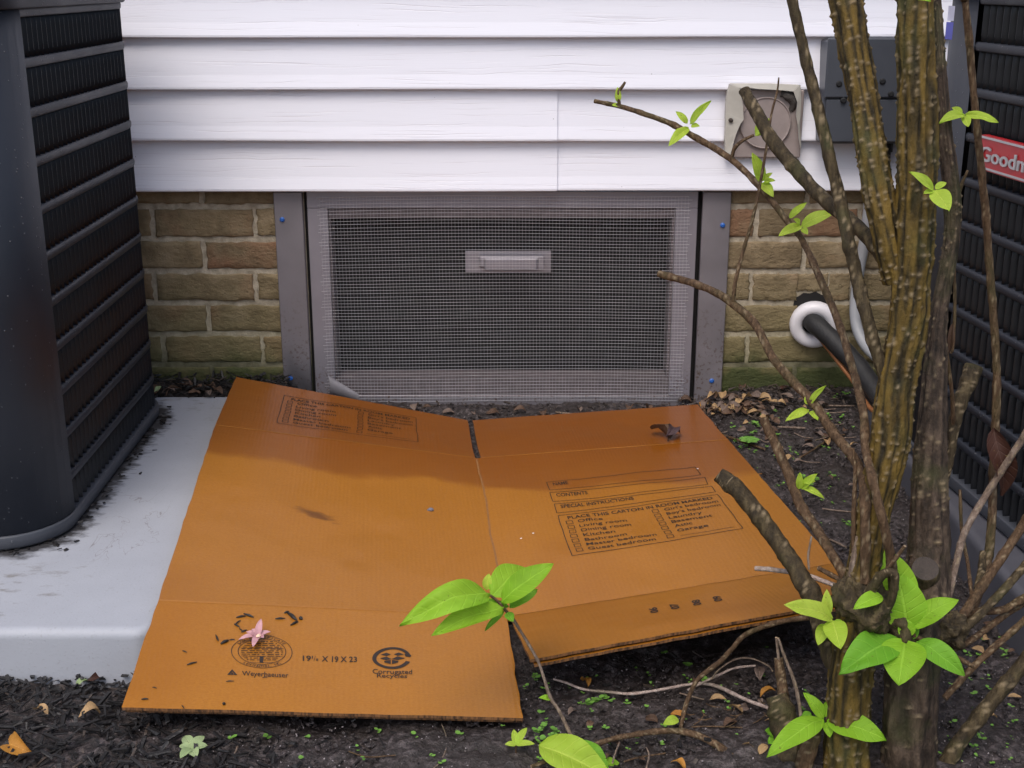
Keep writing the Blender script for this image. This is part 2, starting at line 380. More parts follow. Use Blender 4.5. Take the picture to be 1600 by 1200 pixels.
def quad(a, b, c, d, bulge=0.0, edge=0.0):
    """s runs a->b, t runs a->d (d opposite a along t); a small bulge keeps the board from lying dead flat."""
    A, B, C_, D_ = CT[a], CT[b], CT[c], CT[d]
    def f(s, t):
        s = np.asarray(s, float)[..., None]; t = np.asarray(t, float)[..., None]
        p = (1 - s) * (1 - t) * A + s * (1 - t) * B + s * t * C_ + (1 - s) * t * D_
        up = bulge * np.sin(np.pi * s) * np.sin(np.pi * t) + edge * np.sin(np.pi * s) * (1 - t)
        up = up + .0022 * fbm(p * V(9, 9, 0), 3)[..., None] * np.clip(np.sin(np.pi * s) * np.sin(np.pi * t), 0, 1) ** .5
        wob = np.stack([vn(p * V(40, 40, 0) + 3) * .0012, vn(p * V(38, 42, 0) + 9) * .0012, 0 * p[..., 0]], -1)     # scuffed, slightly ragged edges
        return p + up * V(0, 0, 1) + wob
    return f
Q = {'LF': quad('L0', 'C0', 'C1', 'L1', .003), 'LB': quad('L1', 'C1', 'C2', 'L2', -.006), 'LK': quad('L2', 'C2', 'C3', 'L3', -.002),
     'RF': quad('D0', 'R0', 'R1', 'C1', .002), 'RB': quad('C1', 'R1', 'R2', 'C2', -.004), 'RK': quad('C2', 'R2', 'R3', 'C3', .001)}
def on_quad(f, px, py):
    st = V(.5, .5); tgt = V(px, py)
    for _ in range(12):
        e = 1e-4; p0 = proj(f(*st)); J = np.array([(proj(f(st[0] + e, st[1])) - p0) / e, (proj(f(st[0], st[1] + e)) - p0) / e]).T
        st = st - np.linalg.solve(J, p0 - tgt)
    return st
REFL_EDGE = float(Q['LB'](*on_quad(Q['LB'], 560, 742))[1]); STREAK = Q['LB'](*on_quad(Q['LB'], 492, 803))  # where the painted door reflection starts on the left panel; mud streak centre

MT = {k: f() for k, f in {'siding': mat_siding, 'brick': mat_brick, 'mortar': mat_mortar, 'galv': mat_galv, 'mill': mat_mill, 'soil': mat_soil, 'pad': mat_pad}.items()}
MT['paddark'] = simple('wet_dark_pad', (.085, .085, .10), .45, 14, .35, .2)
MT['dirtymill'] = simple('dirty_aluminium', (.12, .10, .105), .6, 60, .6, .3)
MT['boxlight'] = simple('dull_sheet', (.20, .19, .205), .55, 50, .4, .2)
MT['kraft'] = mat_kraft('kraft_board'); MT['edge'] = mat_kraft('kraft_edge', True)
MT['ink'] = simple('printing_ink', (.024, .014, .010), .55, 300, .4)
MT['crease'] = simple('scored_kraft', (.36, .145, .026), .5, 120, .25)
MT['creasedark'] = simple('worn_crease', (.24, .11, .035), .6, 90, .4)
MT['acpaint'] = mat_ac('charcoal_paint', (.020, .024, .034), .46); MT['acpan'] = mat_ac('grey_base_pan', (.055, .06, .073), .4); MT['acfin'] = mat_ac('charcoal_fin', (.011, .012, .015), .4, False)
MT['coil'] = simple('dark_coil', (.006, .0065, .008), .7, 200, .4)
MT['black'] = simple('black_board', (.004, .004, .005), .8, 12, .5, .3, .002)
MT['dark'] = simple('near_black', (.010, .009, .009), .9)
MT['wire'] = simple('zinc_wire', (.70, .69, .74), .45, 40, .3)
MT['bluescrew'] = simple('blue_screw', (.02, .11, .42), .35)
MT['plastic'] = simple('aged_plastic', (.44, .42, .37), .55, 30, .2, .2); MT['plasticin'] = simple('dusty_plastic', (.30, .25, .235), .7, 26, .3, .4)
MT['plasticedge'] = simple('broken_plastic', (.62, .62, .60), .5, 60, .15)
MT['grime'] = simple('lint', (.07, .062, .055), .95, 90, .5, .8, .004)
MT['boxgrey'] = simple('grey_enamel', (.058, .064, .078), .4, 9, .3, .1)
MT['conduit'] = simple('grey_conduit', (.33, .34, .36), .45, 30, .2); MT['white'] = simple('white_pvc', (.72, .70, .73), .4, 30, .12, .15)
MT['foam'] = simple('black_foam', (.014, .014, .015), .6, 60, .4, .5, .002); MT['copper'] = simple('copper_line', (.36, .15, .06), .4, 60, .4, Metallic=.4)
MT['bark'] = mat_bark('ridged_bark', (.007, .005, .002), (.042, .029, .008), (.155, .098, .018), 1.0, .36)
MT['bark2'] = mat_bark('grey_bark', (.012, .0085, .005), (.052, .037, .018), (.15, .112, .055), 1.4, .22)
MT['bark3'] = mat_bark('shaded_bark', (.010, .007, .005), (.040, .027, .018), (.115, .08, .055), 1.3, .2)
MT['twig'] = mat_bark('twig_bark', (.03, .017, .009), (.095, .055, .028), (.22, .145, .085), 2.2, .25)
MT['deadtwig'] = mat_bark('dead_twig', (.08, .055, .042), (.20, .145, .11), (.40, .33, .27), 2, .25)
MT['paletwig'] = mat_bark('pale_twig', (.20, .14, .12), (.40, .31, .27), (.62, .54, .48), 2, .25)
MT['cut'] = simple('cut_wood', (.30, .22, .14), .7, 120, .4, .4); MT['cutold'] = simple('old_cut_wood', (.05, .038, .031), .8, 80, .6, .8, .003)
MT['leaf'] = mat_leaf('fresh_leaf', (.24, .50, .018), (.38, .67, .05), .45); MT['leafy'] = mat_leaf('young_leaf', (.40, .61, .04), (.60, .78, .11), .45); MT['leafg'] = mat_leaf('green_leaf', (.13, .37, .02), (.23, .50, .035), .38)
MT['weed'] = mat_leaf('seedling_leaf', (.10, .26, .035), (.22, .44, .08), .2); MT['pale'] = mat_leaf('wilted_leaf', (.26, .38, .16), (.42, .50, .26), .2)
for k, a, b_ in (('deadpurple', (.035, .018, .022), (.10, .06, .065)), ('dead', (.055, .030, .020), (.16, .095, .06)), ('tan', (.30, .19, .09), (.52, .34, .17)), ('orange', (.32, .13, .02), (.50, .24, .04)), ('deadred', (.030, .011, .007), (.060, .022, .013)), ('deadgrey', (.10, .07, .058), (.24, .175, .14))):
    MT[k] = mat_leaf(k + '_leaf', a, b_, .12)
MT['mulch'] = simple('black_mulch', (.013, .0115, .0115), .5, 60, .55, .6, .002); MT['mulch2'] = simple('brown_mulch', (.05, .036, .028), .6, 60, .5, .6, .002)
MT['pink'] = simple('pink_petal', (.50, .27, .29), .6, 90, .6); MT['cream'] = simple('cream_petal', (.75, .60, .42), .5, 60, .2)
MT['red'] = simple('badge_red', (.45, .012, .018), .35, 40, .15); MT['silver'] = simple('badge_silver', (.52, .52, .54), .35, 40, .1, Metallic=.3)
MT['sticker'] = simple('blue_sticker', (.06, .07, .45), .4); MT['stickerw'] = simple('white_sticker', (.55, .56, .7), .4)
MT['pebble'] = simple('pebble', (.16, .15, .18), .5); MT['redbrick'] = simple('red_chip', (.22, .06, .045), .8, 80, .4, .6)

# ground sheet: fine where the photograph looks, coarse out to the horizon
def axis(a, b, st, far):
    m = list(np.arange(a, b, st)); s = st; x = a; lo = []
    while x > -far: s *= 1.35; x -= s; lo.append(x)
    s = st; x = m[-1]; hi = []
    while x < far: s *= 1.35; x += s; hi.append(x)
    return np.array(lo[::-1] + m + hi)
gx = axis(-1.25, 1.25, .0065, 60); gy = axis(-1.6, .03, .0065, 60)
X, Y = np.meshgrid(gx, gy); Zg = gz(X, Y); pp = np.stack([X, Y, 0 * X], -1)
near = np.exp(-np.clip(np.hypot(X, Y + .7) - 1.6, 0, None) ** 2 * 4)
Zg = Zg + near * (.007 * fbm(pp * 15, 3) + .0055 * np.abs(fbm(pp * 60, 3))) - .002
Zg = np.where(Y > .005, Zg - .05, Zg)
nx_, ny_ = len(gx), len(gy)
gf = [(j * nx_ + i, j * nx_ + i + 1, (j + 1) * nx_ + i + 1, (j + 1) * nx_ + i) for j in range(ny_ - 1) for i in range(nx_ - 1)]
gob = put('ground', mesh('ground', np.stack([X, Y, Zg], -1).reshape(-1, 3), gf, MT['soil'])); tag(gob, kind='structure')

# ------------------------------------------------------------------ house wall: siding courses over a brick foundation
house = thing('house_wall', 'house wall of white vinyl lap siding above a low mossy brick foundation', 'house wall', (0, 0, 0))
SZ0, SP = .470, .1022
def course(x0, x1, z0, lift=0.0):
    prof = [(-.006, z0 + .018), (-.008, z0 + .004), (-.0265, z0 + .0005), (-.0285, z0 + .0025), (-.0285, z0 + .006), (-.022, z0 + .03), (-.0085, z0 + SP), (-.0065, z0 + SP + .02)]
    xs = np.linspace(x0, x1, max(2, int((x1 - x0) / .12)))
    v = []
    for x in xs:
        wv = .0007 * math.sin(x * 3.1 + z0 * 40) + .0004 * math.sin(x * 9 + z0 * 13)
        for y, z in prof: v.append((x, y - lift, z + wv))
    m = len(prof); f = [(i * m + k, (i + 1) * m + k, (i + 1) * m + k + 1, i * m + k + 1) for i in range(len(xs) - 1) for k in range(m - 1)]
    for e in (0, len(xs) - 1): f.append(tuple(e * m + k for k in range(m)))
    return np.array(v), f
for k in range(22):
    z0 = SZ0 + SP * k
    if k == 0 or k == 1: pieces = ((-3.6, .093 - .0008 * k, .0052), (.06, 3.6, 0))
    else:
        xs_ = {0: 1.6, 1: -1.9, 2: 2.2, 3: -2.6}[k % 4]; pieces = ((-3.6, xs_, .0016), (xs_ - .03, 3.6, 0))
    for a, b, l in pieces: fixn(obj('siding_panel', course(a, b, z0, l), MT['siding'], house, smooth=False))
obj('wall_sheathing', box(-3.6, 3.6, .0, .1, .4955, SZ0 + 22 * SP + .05), MT['dark'], house, False)
OX0, OX1 = -.432, .394          # door opening
BZ, BP, BL = .088, .0693, .216
def wall_piece(x0, x1): return box(x0, x1, .0035, .11, -.12, .495)
obj('mortar_bed', join(wall_piece(-3.6, OX0 - .004), wall_piece(OX1 + .004, 3.6)), MT['mortar'], house, False)
def brick_mesh(L, H, seed):
    r = np.random.default_rng(seed); g = box(-L / 2, L / 2, 0, .09, -H / 2, H / 2)
    nx, nz = 18, 8; v = []; f = []; ar = .0022
    gxb = np.concatenate([[-L / 2], np.linspace(-L / 2 + ar, L / 2 - ar, nx - 1), [L / 2]]); gzb = np.concatenate([[-H / 2], np.linspace(-H / 2 + ar, H / 2 - ar, nz - 1), [H / 2]])
    for j in range(nz + 1):
        for i in range(nx + 1):
            x = gxb[i]; z = gzb[j]; e = min(i, nx - i, j, nz - j)
            n = float(fbm(V(x * 60 + seed * 9, z * 60, seed), 3))
            y = .0008 * n + (.0016 + .0012 * n if e == 0 else 0)
            v.append((x + (.0012 * r.normal() if e == 0 else 0), y, z + (.0011 * r.normal() if e == 0 else 0)))
    for j in range(nz):
        for i in range(nx): a = j * (nx + 1) + i; f.append((a, a + 1, a + nx + 2, a + nx + 1))
    ring = [i for i in range(nx + 1)] + [j * (nx + 1) + nx for j in range(1, nz + 1)] + [nz * (nx + 1) + i for i in range(nx - 1, -1, -1)] + [j * (nx + 1) for j in range(nz - 1, 0, -1)]
    b0 = len(v)
    for i in ring: v.append((v[i][0], .09, v[i][2]))
    for k in range(len(ring)): f.append((ring[(k + 1) % len(ring)], ring[k], b0 + k, b0 + (k + 1) % len(ring)))
    return mesh('brick', np.array(v), f, MT['brick'])
bm_full = [brick_mesh(BL - .0115, BP - .0125, s) for s in range(5)]
cutcache = {}
def add_brick(x0, x1, zc):
    L = x1 - x0
    if L < .02: return
    if abs(L - (BL - .0115)) < .004: me = random.choice(bm_full)
    else:
        key = round(L, 2)
        if key not in cutcache: cutcache[key] = brick_mesh(L, BP - .0125, int(key * 1000))
        me = cutcache[key]
    o = put('brick', me, house, ((x0 + x1) / 2, random.uniform(-.0015, .001), zc + random.uniform(-.0008, .0008)))
for row in range(-2, 6):
    zc = BZ + BP * (row + .5)
    for side in (-1, 1):
        j0 = (-.543 if side < 0 else .51) + (0 if row % 2 == 0 else .108) + random.uniform(-.004, .004)
        k0 = -14 if side < 0 else -4
        for k in range(k0, k0 + 18):
            a = j0 + BL * k + .00575; b = a + BL - .0115
            if side < 0: b = min(b, OX0 - .012)
            else: a = max(a, OX1 + .012)
            if b - a < .02 or a < -2.6 or b > 2.6: continue
            # the pipe hole broken through the course right of the door
            if row == 1 and a < .66 and b > .60:
                hole = (.612, .688)
                add_brick(a, min(b, hole[0]), zc) if a < hole[0] else None
                add_brick(max(a, hole[1]), b, zc) if b > hole[1] else None
                continue
            if row == 2 and a < .685 and b > .60:
                add_brick(a, min(b, .606), zc) if a < .585 else None
                add_brick(max(a, .676), b, zc) if b > .695 else None
                lo_, hi_ = max(a, .608), min(b, .674)
                if hi_ - lo_ > .02: put('brick', brick_mesh(hi_ - lo_, .037, 77), house, ((lo_ + hi_) / 2, 0, zc + .0095))
                continue
            add_brick(a, b, zc)
hp = [WL(px, py, 0) for px, py in ((1240, 476), (1243, 466), (1249, 463), (1256, 458), (1266, 459), (1275, 456), (1284, 461), (1291, 462), (1296, 470), (1301, 484), (1299, 520), (1246, 520))]
n_ = len(hp); obj('hole_shade', (np.array([q * V(1, 0, 1) + V(0, y_, 0) for y_ in (.0016, .03) for q in hp]), [tuple(range(n_))[::-1], tuple(range(n_, 2 * n_))] + [(k, (k + 1) % n_, n_ + (k + 1) % n_, n_ + k) for k in range(n_)]), MT['dark'], house, False)  # near-black plug before the mortar stands in for the hole's shade

# ------------------------------------------------------------------ crawl space door
door = thing('crawl_space_door', 'crawl space door with grey metal frame and wire mesh screen under the white siding', 'access door', (-.02, 0, 0))
for x0, x1 in ((-.497, -.437), (.398, .457)):
    p_ = obj('frame_flange', box(x0, x1, -.010, .06, -.03, .466, .0015), MT['galv'], door, False)
for px, py in ((441, 343), (454, 591), (1129, 352), (1112, 595)):
    c = WL(px, py, -.0105); r = .0052
    v, f, _ = tube([(c[0], c[1] + .0008, c[2], r), (c[0], c[1] - .002, c[2], r), (c[0], c[1] - .0036, c[2], r * .55)], 10, 1)
    obj('screw', (v, f), MT['bluescrew'], door, False)
IX0, IX1, IZ0, IZ1 = -.429, .389, -.006, .466
obj('door_rail', box(IX0, IX1, -.002, .03, .431, IZ1, .001), MT['mill'], door, False)
obj('door_rail', box(IX0, IX1, -.002, .03, IZ0, .018, .001), MT['galv'], door, False)
obj('door_stile', box(IX0, -.386, -.0025, .03, .0182, .4305, .001), MT['mill'], door, False)
obj('door_stile', box(.343, IX1, -.0025, .03, .0182, .4305, .001), MT['mill'], door, False)
obj('inner_frame', join(box(-.3855, .3425, .004, .07, .409, .4305), box(-.3855, .3425, .003, .07, .0185, .058), box(.337, .3425, .005, .07, .0585, .4085), box(-.3855, -.382, .005, .07, .0585, .4085)), MT['dirtymill'], door, False)
obj('backing_board', box(-.3815, .3365, .060, .07, .0585, .4085), MT['black'], door, False)
obj('door_gap', join(box(-.4365, -.4295, .012, .06, -.03, .466), box(.3895, .3975, .012, .06, -.03, .466)), MT['dark'], door, False)
# latch plate with its raised bar, on the board behind the mesh
l0, l1 = WL(727, 392, .036), WL(861, 425, .036)
latch = obj('latch_plate', box(l0[0], l1[0], .032, .039, l1[2], l0[2], .001), MT['mill'], door, False)
lx0, lx1 = WL(748, 400, .02)[0], WL(850, 400, .02)[0]; lz0, lz1 = WL(800, 421, .02)[2], WL(800, 400, .02)[2]
obj('latch_bar', join(box(lx0, lx1, .014, .031, lz0 + .004, lz1, .004), box(lx0 + .012, lx1 - .014, .006, .013, lz0, lz1 - .003, .003), box(lx1 - .012, lx1, .010, .0135, lz0 + .003, lz1, .001)), MT['mill'], latch, False)
# woven wire cloth
wv, wf = [], []; nn = 0
def wire(pts, r):
    global nn
    p = np.asarray(pts); T, U, W = frames(p); th = np.array([0, 2.094, 4.189])
    v = (p[:, None, :] + r * (U[:, None, :] * np.cos(th)[None, :, None] + W[:, None, :] * np.sin(th)[None, :, None])).reshape(-1, 3)
    wv.append(v); n = len(p)
    wf.extend([(nn + i * 3 + k, nn + i * 3 + (k + 1) % 3, nn + (i + 1) * 3 + (k + 1) % 3, nn + (i + 1) * 3 + k) for i in range(n - 1) for k in range(3)]); nn += len(v)
MX0, MX1, MZ0, MZ1 = -.403, .372, .006, .456
def sag(x, z): return .0022 * math.sin(x * 4.2 + 1.3) + .0016 * math.sin(x * 9 + z * 7) + .0015 * math.sin(z * 11)
def bulge(x, z): return -.0048 - .004 * max(0, math.sin(math.pi * (x - MX0) / (MX1 - MX0))) * max(0, math.sin(math.pi * (z - MZ0) / (MZ1 - MZ0))) - .0012 * (1 + math.sin(x * 13 + z * 9))
nz = int((MZ1 - MZ0) / .0071)
for j in range(nz + 1):
    z = MZ0 + (MZ1 - MZ0) * j / nz; a = MX0 + random.uniform(-.005, .004); b = MX1 + random.uniform(-.004, .006)
    xs = np.linspace(a, b, 44); dz = random.uniform(-.0006, .0006)
    wire([(x, bulge(x, z) - (.004 * math.exp(-(x - a) / .006)), z + sag(x, z) + dz) for x in xs], .00044)
nx = int((MX1 - MX0) / .0071)
for i in range(nx + 1):
    x = MX0 + .002 + (MX1 - MX0 - .004) * i / nx; zs = np.linspace(MZ0, MZ1, 22)
    wire([(x + .0015 * math.sin(z * 9 + 1), bulge(x, z) + .0012, z) for z in zs], .00016)
ms = obj('mesh_screen', (np.concatenate(wv), wf), MT['wire'], door); tag(ms, kind='stuff')
# curled scrap of sheet at the foot of the door
def leafgeo(B, T, wd, n, curl=.08, fold=.25, nu=6, nv=10, wob=.0, seed=0, twist=0.0, sharp=.8):
    B, T = np.asarray(B, float), np.asarray(T, float); a = T - B; L = np.linalg.norm(a); a = a / L
    s = nrm(np.cross(a, n)); nn_ = np.cross(s, a); v = []; uv = []
    for j in range(nv + 1):
        t = j / nv; pr = (t ** .62) * ((1 - t) ** sharp) / (.4 ** .62 * .6 ** sharp) if 0 < t < 1 else 0.0
        pr = max(pr, .03 if j < nv else .005)
        for i in range(nu + 1):
            u = -1 + 2 * i / nu; tw = twist * (t - .3); su = s * math.cos(tw) + nn_ * math.sin(tw); nu_ = nn_ * math.cos(tw) - s * math.sin(tw)
            hgt = curl * L * math.sin(math.pi * t) + fold * abs(u) * wd / 2 * pr - .35 * curl * L * t * t
            if wob: hgt += wob * L * float(vn(V(u * 1.7 + seed, t * 4, seed * 3.1)))
            v.append(B + a * L * t + su * u * wd / 2 * pr + nu_ * hgt); uv.append((u, t))
    f = [(j * (nu + 1) + i, j * (nu + 1) + i + 1, (j + 1) * (nu + 1) + i + 1, (j + 1) * (nu + 1) + i) for j in range(nv) for i in range(nu)]
    return np.array(v), f, np.array(uv)
def sheet_curl():
    v = []; f = []; n = 10
    A, Bq = WL(512, 600, -.02), WL(560, 621, -.03)
    for i in range(9):
        t = i / 8; c = A * (1 - t) + Bq * t; r = .022 * (1 - .6 * t)
        for k in range(n + 1):
            a = -1.2 + 3.3 * k / n; v.append(c + V(.3 * r * math.cos(a), -r * math.cos(a) * .6, r * math.sin(a)))
    for i in range(8):
        for k in range(n): a = i * (n + 1) + k; f.append((a, a + 1, a + n + 2, a + n + 1))
    return np.array(v), f
o = obj('sheet_scrap', sheet_curl(), MT['boxlight']); tag(o, 'curled grey scrap of sheet at the lower left corner of the mesh door', 'scrap')

# ------------------------------------------------------------------ broken dryer vent
vent = thing('dryer_vent', 'broken beige plastic dryer vent cover with a round flap on the siding', 'vent', WL(1195, 245, -.03))
def WLb(px, py, y): q = WL(px, py, y); return q[0], q[2]
x0, zt = WLb(1133, 131, -.03); x1, zb = WLb(1252, 246, -.03)
obj('back_plate', box(x0 + .006, x1 - .003, -.034, -.022, zb, zt - .012, .002), MT['plasticin'], vent, False)
c = WL(1196, 192, -.038); R = pxm(c, 40)
def disc(cx, y, cz, r, n=40, dep=.006):
    v = []; rings = [(r, y + dep), (r, y), (r * .965, y - .0015), (r * .94, y + .001), (r * .5, y + .0006)]
    for rr, yy in rings:
        for k in range(n): a = 2 * math.pi * k / n; v.append((cx + rr * math.cos(a), yy, cz + rr * math.sin(a)))
    f = [(i * n + k, i * n + (k + 1) % n, (i + 1) * n + (k + 1) % n, (i + 1) * n + k) for i in range(len(rings) - 1) for k in range(n)]
    v.append((cx, y + .0006, cz)); f += [((len(rings) - 1) * n + k, (len(rings) - 1) * n + (k + 1) % n, len(v) - 1) for k in range(n)]
    return np.array(v), f
obj('round_flap', disc(c[0], -.040, c[2], R), MT['plasticin'], vent, False)
def jag(outer, inner, y, th=.003, dep=.016):
    """a shell left from the snapped hood: strip between an outer and a ragged inner outline"""
    n = len(outer); v = []; f = []
    for (a, b) in zip(outer, inner):
        A, B_ = WL(*a, y), WL(*b, y - .004)
        v += [A + V(0, dep, 0), A, B_, B_ + V(0, th, 0)]
    for i in range(n - 1):
        for k in range(3): q = i * 4 + k; f.append((q, q + 4, q + 5, q + 1))
    mi = []
    for i in range(n - 1): mi += [0, 0, 1]
    return np.array(v), f, mi
for outer, inner in (
    ([(1133, 238), (1133, 215), (1134, 195), (1134, 175), (1135, 158), (1137, 145), (1141, 132)], [(1141, 243), (1149, 213), (1152, 205), (1158, 192), (1162, 187), (1161, 165), (1156, 137)]),
    ([(1141, 131), (1165, 131), (1185, 131), (1205, 131), (1228, 132), (1250, 133)], [(1156, 138), (1172, 137), (1185, 139), (1205, 140), (1222, 141), (1240, 143)]),
    ([(1251, 133), (1252, 155), (1251, 180), (1250, 200), (1252, 225), (1252, 232)], [(1240, 143), (1246, 160), (1244, 180), (1247, 197), (1248, 215), (1251, 231)])):
    v, f, mi = jag(outer, inner, -.046)
    fixn(obj('hood_remnant', (v, f), [MT['plastic'], MT['plasticedge']], vent, False, mi))
c1 = WL(1234, 150, -.036); gv, gf_, _ = tube([(c1[0] - .018, -.034, c1[2] + .004, .006), (c1[0], -.037, c1[2], .011), (c1[0] + .008, -.035, c1[2] - .016, .007), (c1[0] + .004, -.034, c1[2] - .03, .003)], 8, 4, .5, 120)
obj('lint', (gv, gf_), MT['grime'], vent)
c2 = WL(1142, 188, -.0505)
v, f, _ = tube([(c2[0], -.046, c2[2], .0045), (c2[0], -.0515, c2[2], .0045), (c2[0], -.053, c2[2], .002)], 10, 1); obj('screw', (v, f), MT['cutold'], vent)

# ------------------------------------------------------------------ grey disconnect box and conduit
eb = thing('electrical_box', 'dark grey electrical disconnect box on the siding behind the thick trunks', 'electrical box', WL(1360, 228, -.05))
ex0, ez1 = WLb(1297, 61, -.09); ex1, ez0 = WLb(1447, 226, -.09)
obj('case', box(ex0, ex1, -.075, -.012, ez0, ez1 - .004, .003), MT['boxgrey'], eb, False)
zm = WL(1370, 155, -.09)[2]
obj('cover', box(ex0 - .002, ex1 + .002, -.086, -.0752, zm + .0015, ez1 + .002, .003), MT['boxgrey'], eb, False)
obj('lower_cover', box(ex0 + .004, ex1 - .004, -.083, -.0752, ez0 + .004, zm - .0015, .002), MT['boxgrey'], eb, False)
for px, py in ((1379, 127), (1392, 147), (1318, 157), (1311, 131)):
    q = WL(px, py, -.0865); v, f, _ = tube([(q[0], -.0755, q[2], .006), (q[0], -.088, q[2], .006), (q[0], -.089, q[2], .004)], 12, 1); obj('knockout', (v, f), MT['coil'], eb)
fit = WL(1387, 236, -.05); v, f, _ = tube([(fit[0], -.045, ez0 + .002, .011), (fit[0], -.045, ez0 - .02, .011), (fit[0], -.045, ez0 - .021, .008), (fit[0], -.045, ez0 - .04, .008)], 12, 1); obj('fitting', (v, f), MT['coil'], eb)
pr = [(*WL(1365, 226, -.045), .011), (*WL(1360, 300, -.045), .0115), (*WL(1352, 370, -.03), .0115), (*WL(1341, 430, -.02), .0115), (*WL(1336, 490, -.03), .0115), (*WL(1346, 530, -.06), .0115), (*WL(1372, 560, -.11), .0115), (*WL(1430, 600, -.2), .0115), (*WL(1476, 640, -.33), .0115)]
v, f, _ = tube(pr, 12, 8, 0, 1); o = obj('conduit', (v, f), MT['conduit']); tag(o, 'pale grey flexible conduit curving down the bricks behind the trunk', 'conduit')

# pipe sleeve and refrigerant lines
rc = WL(1272, 507, -.012); ax = nrm(V(-.18, -.95, -.12)); uu = nrm(np.cross(ax, V(0, 0, 1))); ww = np.cross(ax, uu)
rv, rf = [], []; n1, n2 = 32, 12; R0 = pxm(rc, 27.5); r0 = pxm(rc, 10.5)
for i in range(n1):
    a = 2 * math.pi * i / n1; dr = uu * math.cos(a) + ww * math.sin(a)
    for k in range(n2):
        b = 2 * math.pi * k / n2; ee = (abs(math.cos(b)) ** .7) * np.sign(math.cos(b)); rv.append(rc + dr * (R0 + r0 * ee) + ax * r0 * 1.2 * math.sin(b))
rf = [(i * n2 + k, ((i + 1) % n1) * n2 + k, ((i + 1) % n1) * n2 + (k + 1) % n2, i * n2 + (k + 1) % n2) for i in range(n1) for k in range(n2)]
o = fixn(obj('pipe_sleeve', (np.array(rv), rf), MT['white'])); tag(o, 'white round pipe sleeve ring set in the mossy bricks', 'pipe sleeve')
pr = [(*WL(1262, 497, .03), .0195), (*WL(1268, 502, -.02), .0205), (*WL(1281, 513, -.05), .0205), (*WL(1305, 535, -.085), .0205), (*WL(1335, 566, -.13), .0205), (*WL(1362, 604, -.19), .021), (*WL(1395, 650, -.27), .021), (*WL(1450, 700, -.42), .021), (*WL(1492, 715, -.5), .02)]
v, f, _ = tube(pr, 14, 8, .05, 40); o = obj('insulated_pipe', (v, f), MT['foam']); tag(o, 'black foam covered refrigerant pipe leaving the white ring in the wall', 'pipe')
pr = [(*WL(1270, 512, .0), .0045), (*WL(1286, 535, -.05), .0045), (*WL(1310, 566, -.10), .0048), (*WL(1333, 596, -.15), .0048), (*WL(1362, 640, -.25), .0048), (*WL(1430, 690, -.42), .0048)]
v, f, _ = tube(pr, 8, 8, .1, 60); o = obj('copper_pipe', (v, f), MT['copper']); tag(o, 'thin rusty copper line running below the black foam pipe', 'pipe')

# ------------------------------------------------------------------ equipment pads
def slab(x0, x1, y0, y1, z0, z1, r, b, k=8):
    pth = rrect((x1 - x0) / 2, (y1 - y0) / 2, r, k); prof = [(0.004, z0)]
    for i in range(7):
        a = math.pi / 2 * i / 6; prof.append((-b + b * math.cos(a), z1 - b + b * math.sin(a)))
    v, f = sweep(pth, prof); v = v + V((x0 + x1) / 2, (y0 + y1) / 2, 0); m = len(prof); f.append(tuple(i * m + m - 1 for i in range(len(pth))))
    return v, f
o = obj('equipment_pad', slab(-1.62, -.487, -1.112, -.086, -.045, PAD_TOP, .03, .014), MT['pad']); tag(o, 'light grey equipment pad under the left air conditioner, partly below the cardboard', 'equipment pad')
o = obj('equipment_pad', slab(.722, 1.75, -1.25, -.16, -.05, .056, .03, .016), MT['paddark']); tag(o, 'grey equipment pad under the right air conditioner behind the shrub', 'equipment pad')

# ------------------------------------------------------------------ air conditioners
HALF, RAD = .36, .10
def acpath(n=10):
    pth = rrect(HALF, HALF, RAD, n); out = []
    N = len(pth)
    for i in range(N):
        a, b = pth[i], pth[(i + 1) % N]; d = math.hypot(*(b[:2] - a[:2])); k = max(1, int(round(d / .05)))
        for j in range(k):
            t = j / k; q = a * (1 - t) + b * t; q[2:] = nrm(q[2:]); out.append(q)
    return np.array(out)
ACP = acpath(); ARC = np.concatenate([[0], np.cumsum(np.linalg.norm(np.diff(np.vstack([ACP, ACP[:1]])[:, :2], axis=0), axis=1))]); PER = ARC[-1]
def at_s(s):
    s = s % PER; i = np.searchsorted(ARC, s, side='right') - 1; t = (s - ARC[i]) / (ARC[i + 1] - ARC[i]); q = ACP[i] * (1 - t) + ACP[(i + 1) % len(ACP)] * t
    q = q.copy(); q[2:] = nrm(q[2:]); return q
def seg(s0, s1): k = max(2, int((s1 - s0) / .02)); return np.array([at_s(s0 + (s1 - s0) * i / k) for i in range(k + 1)])
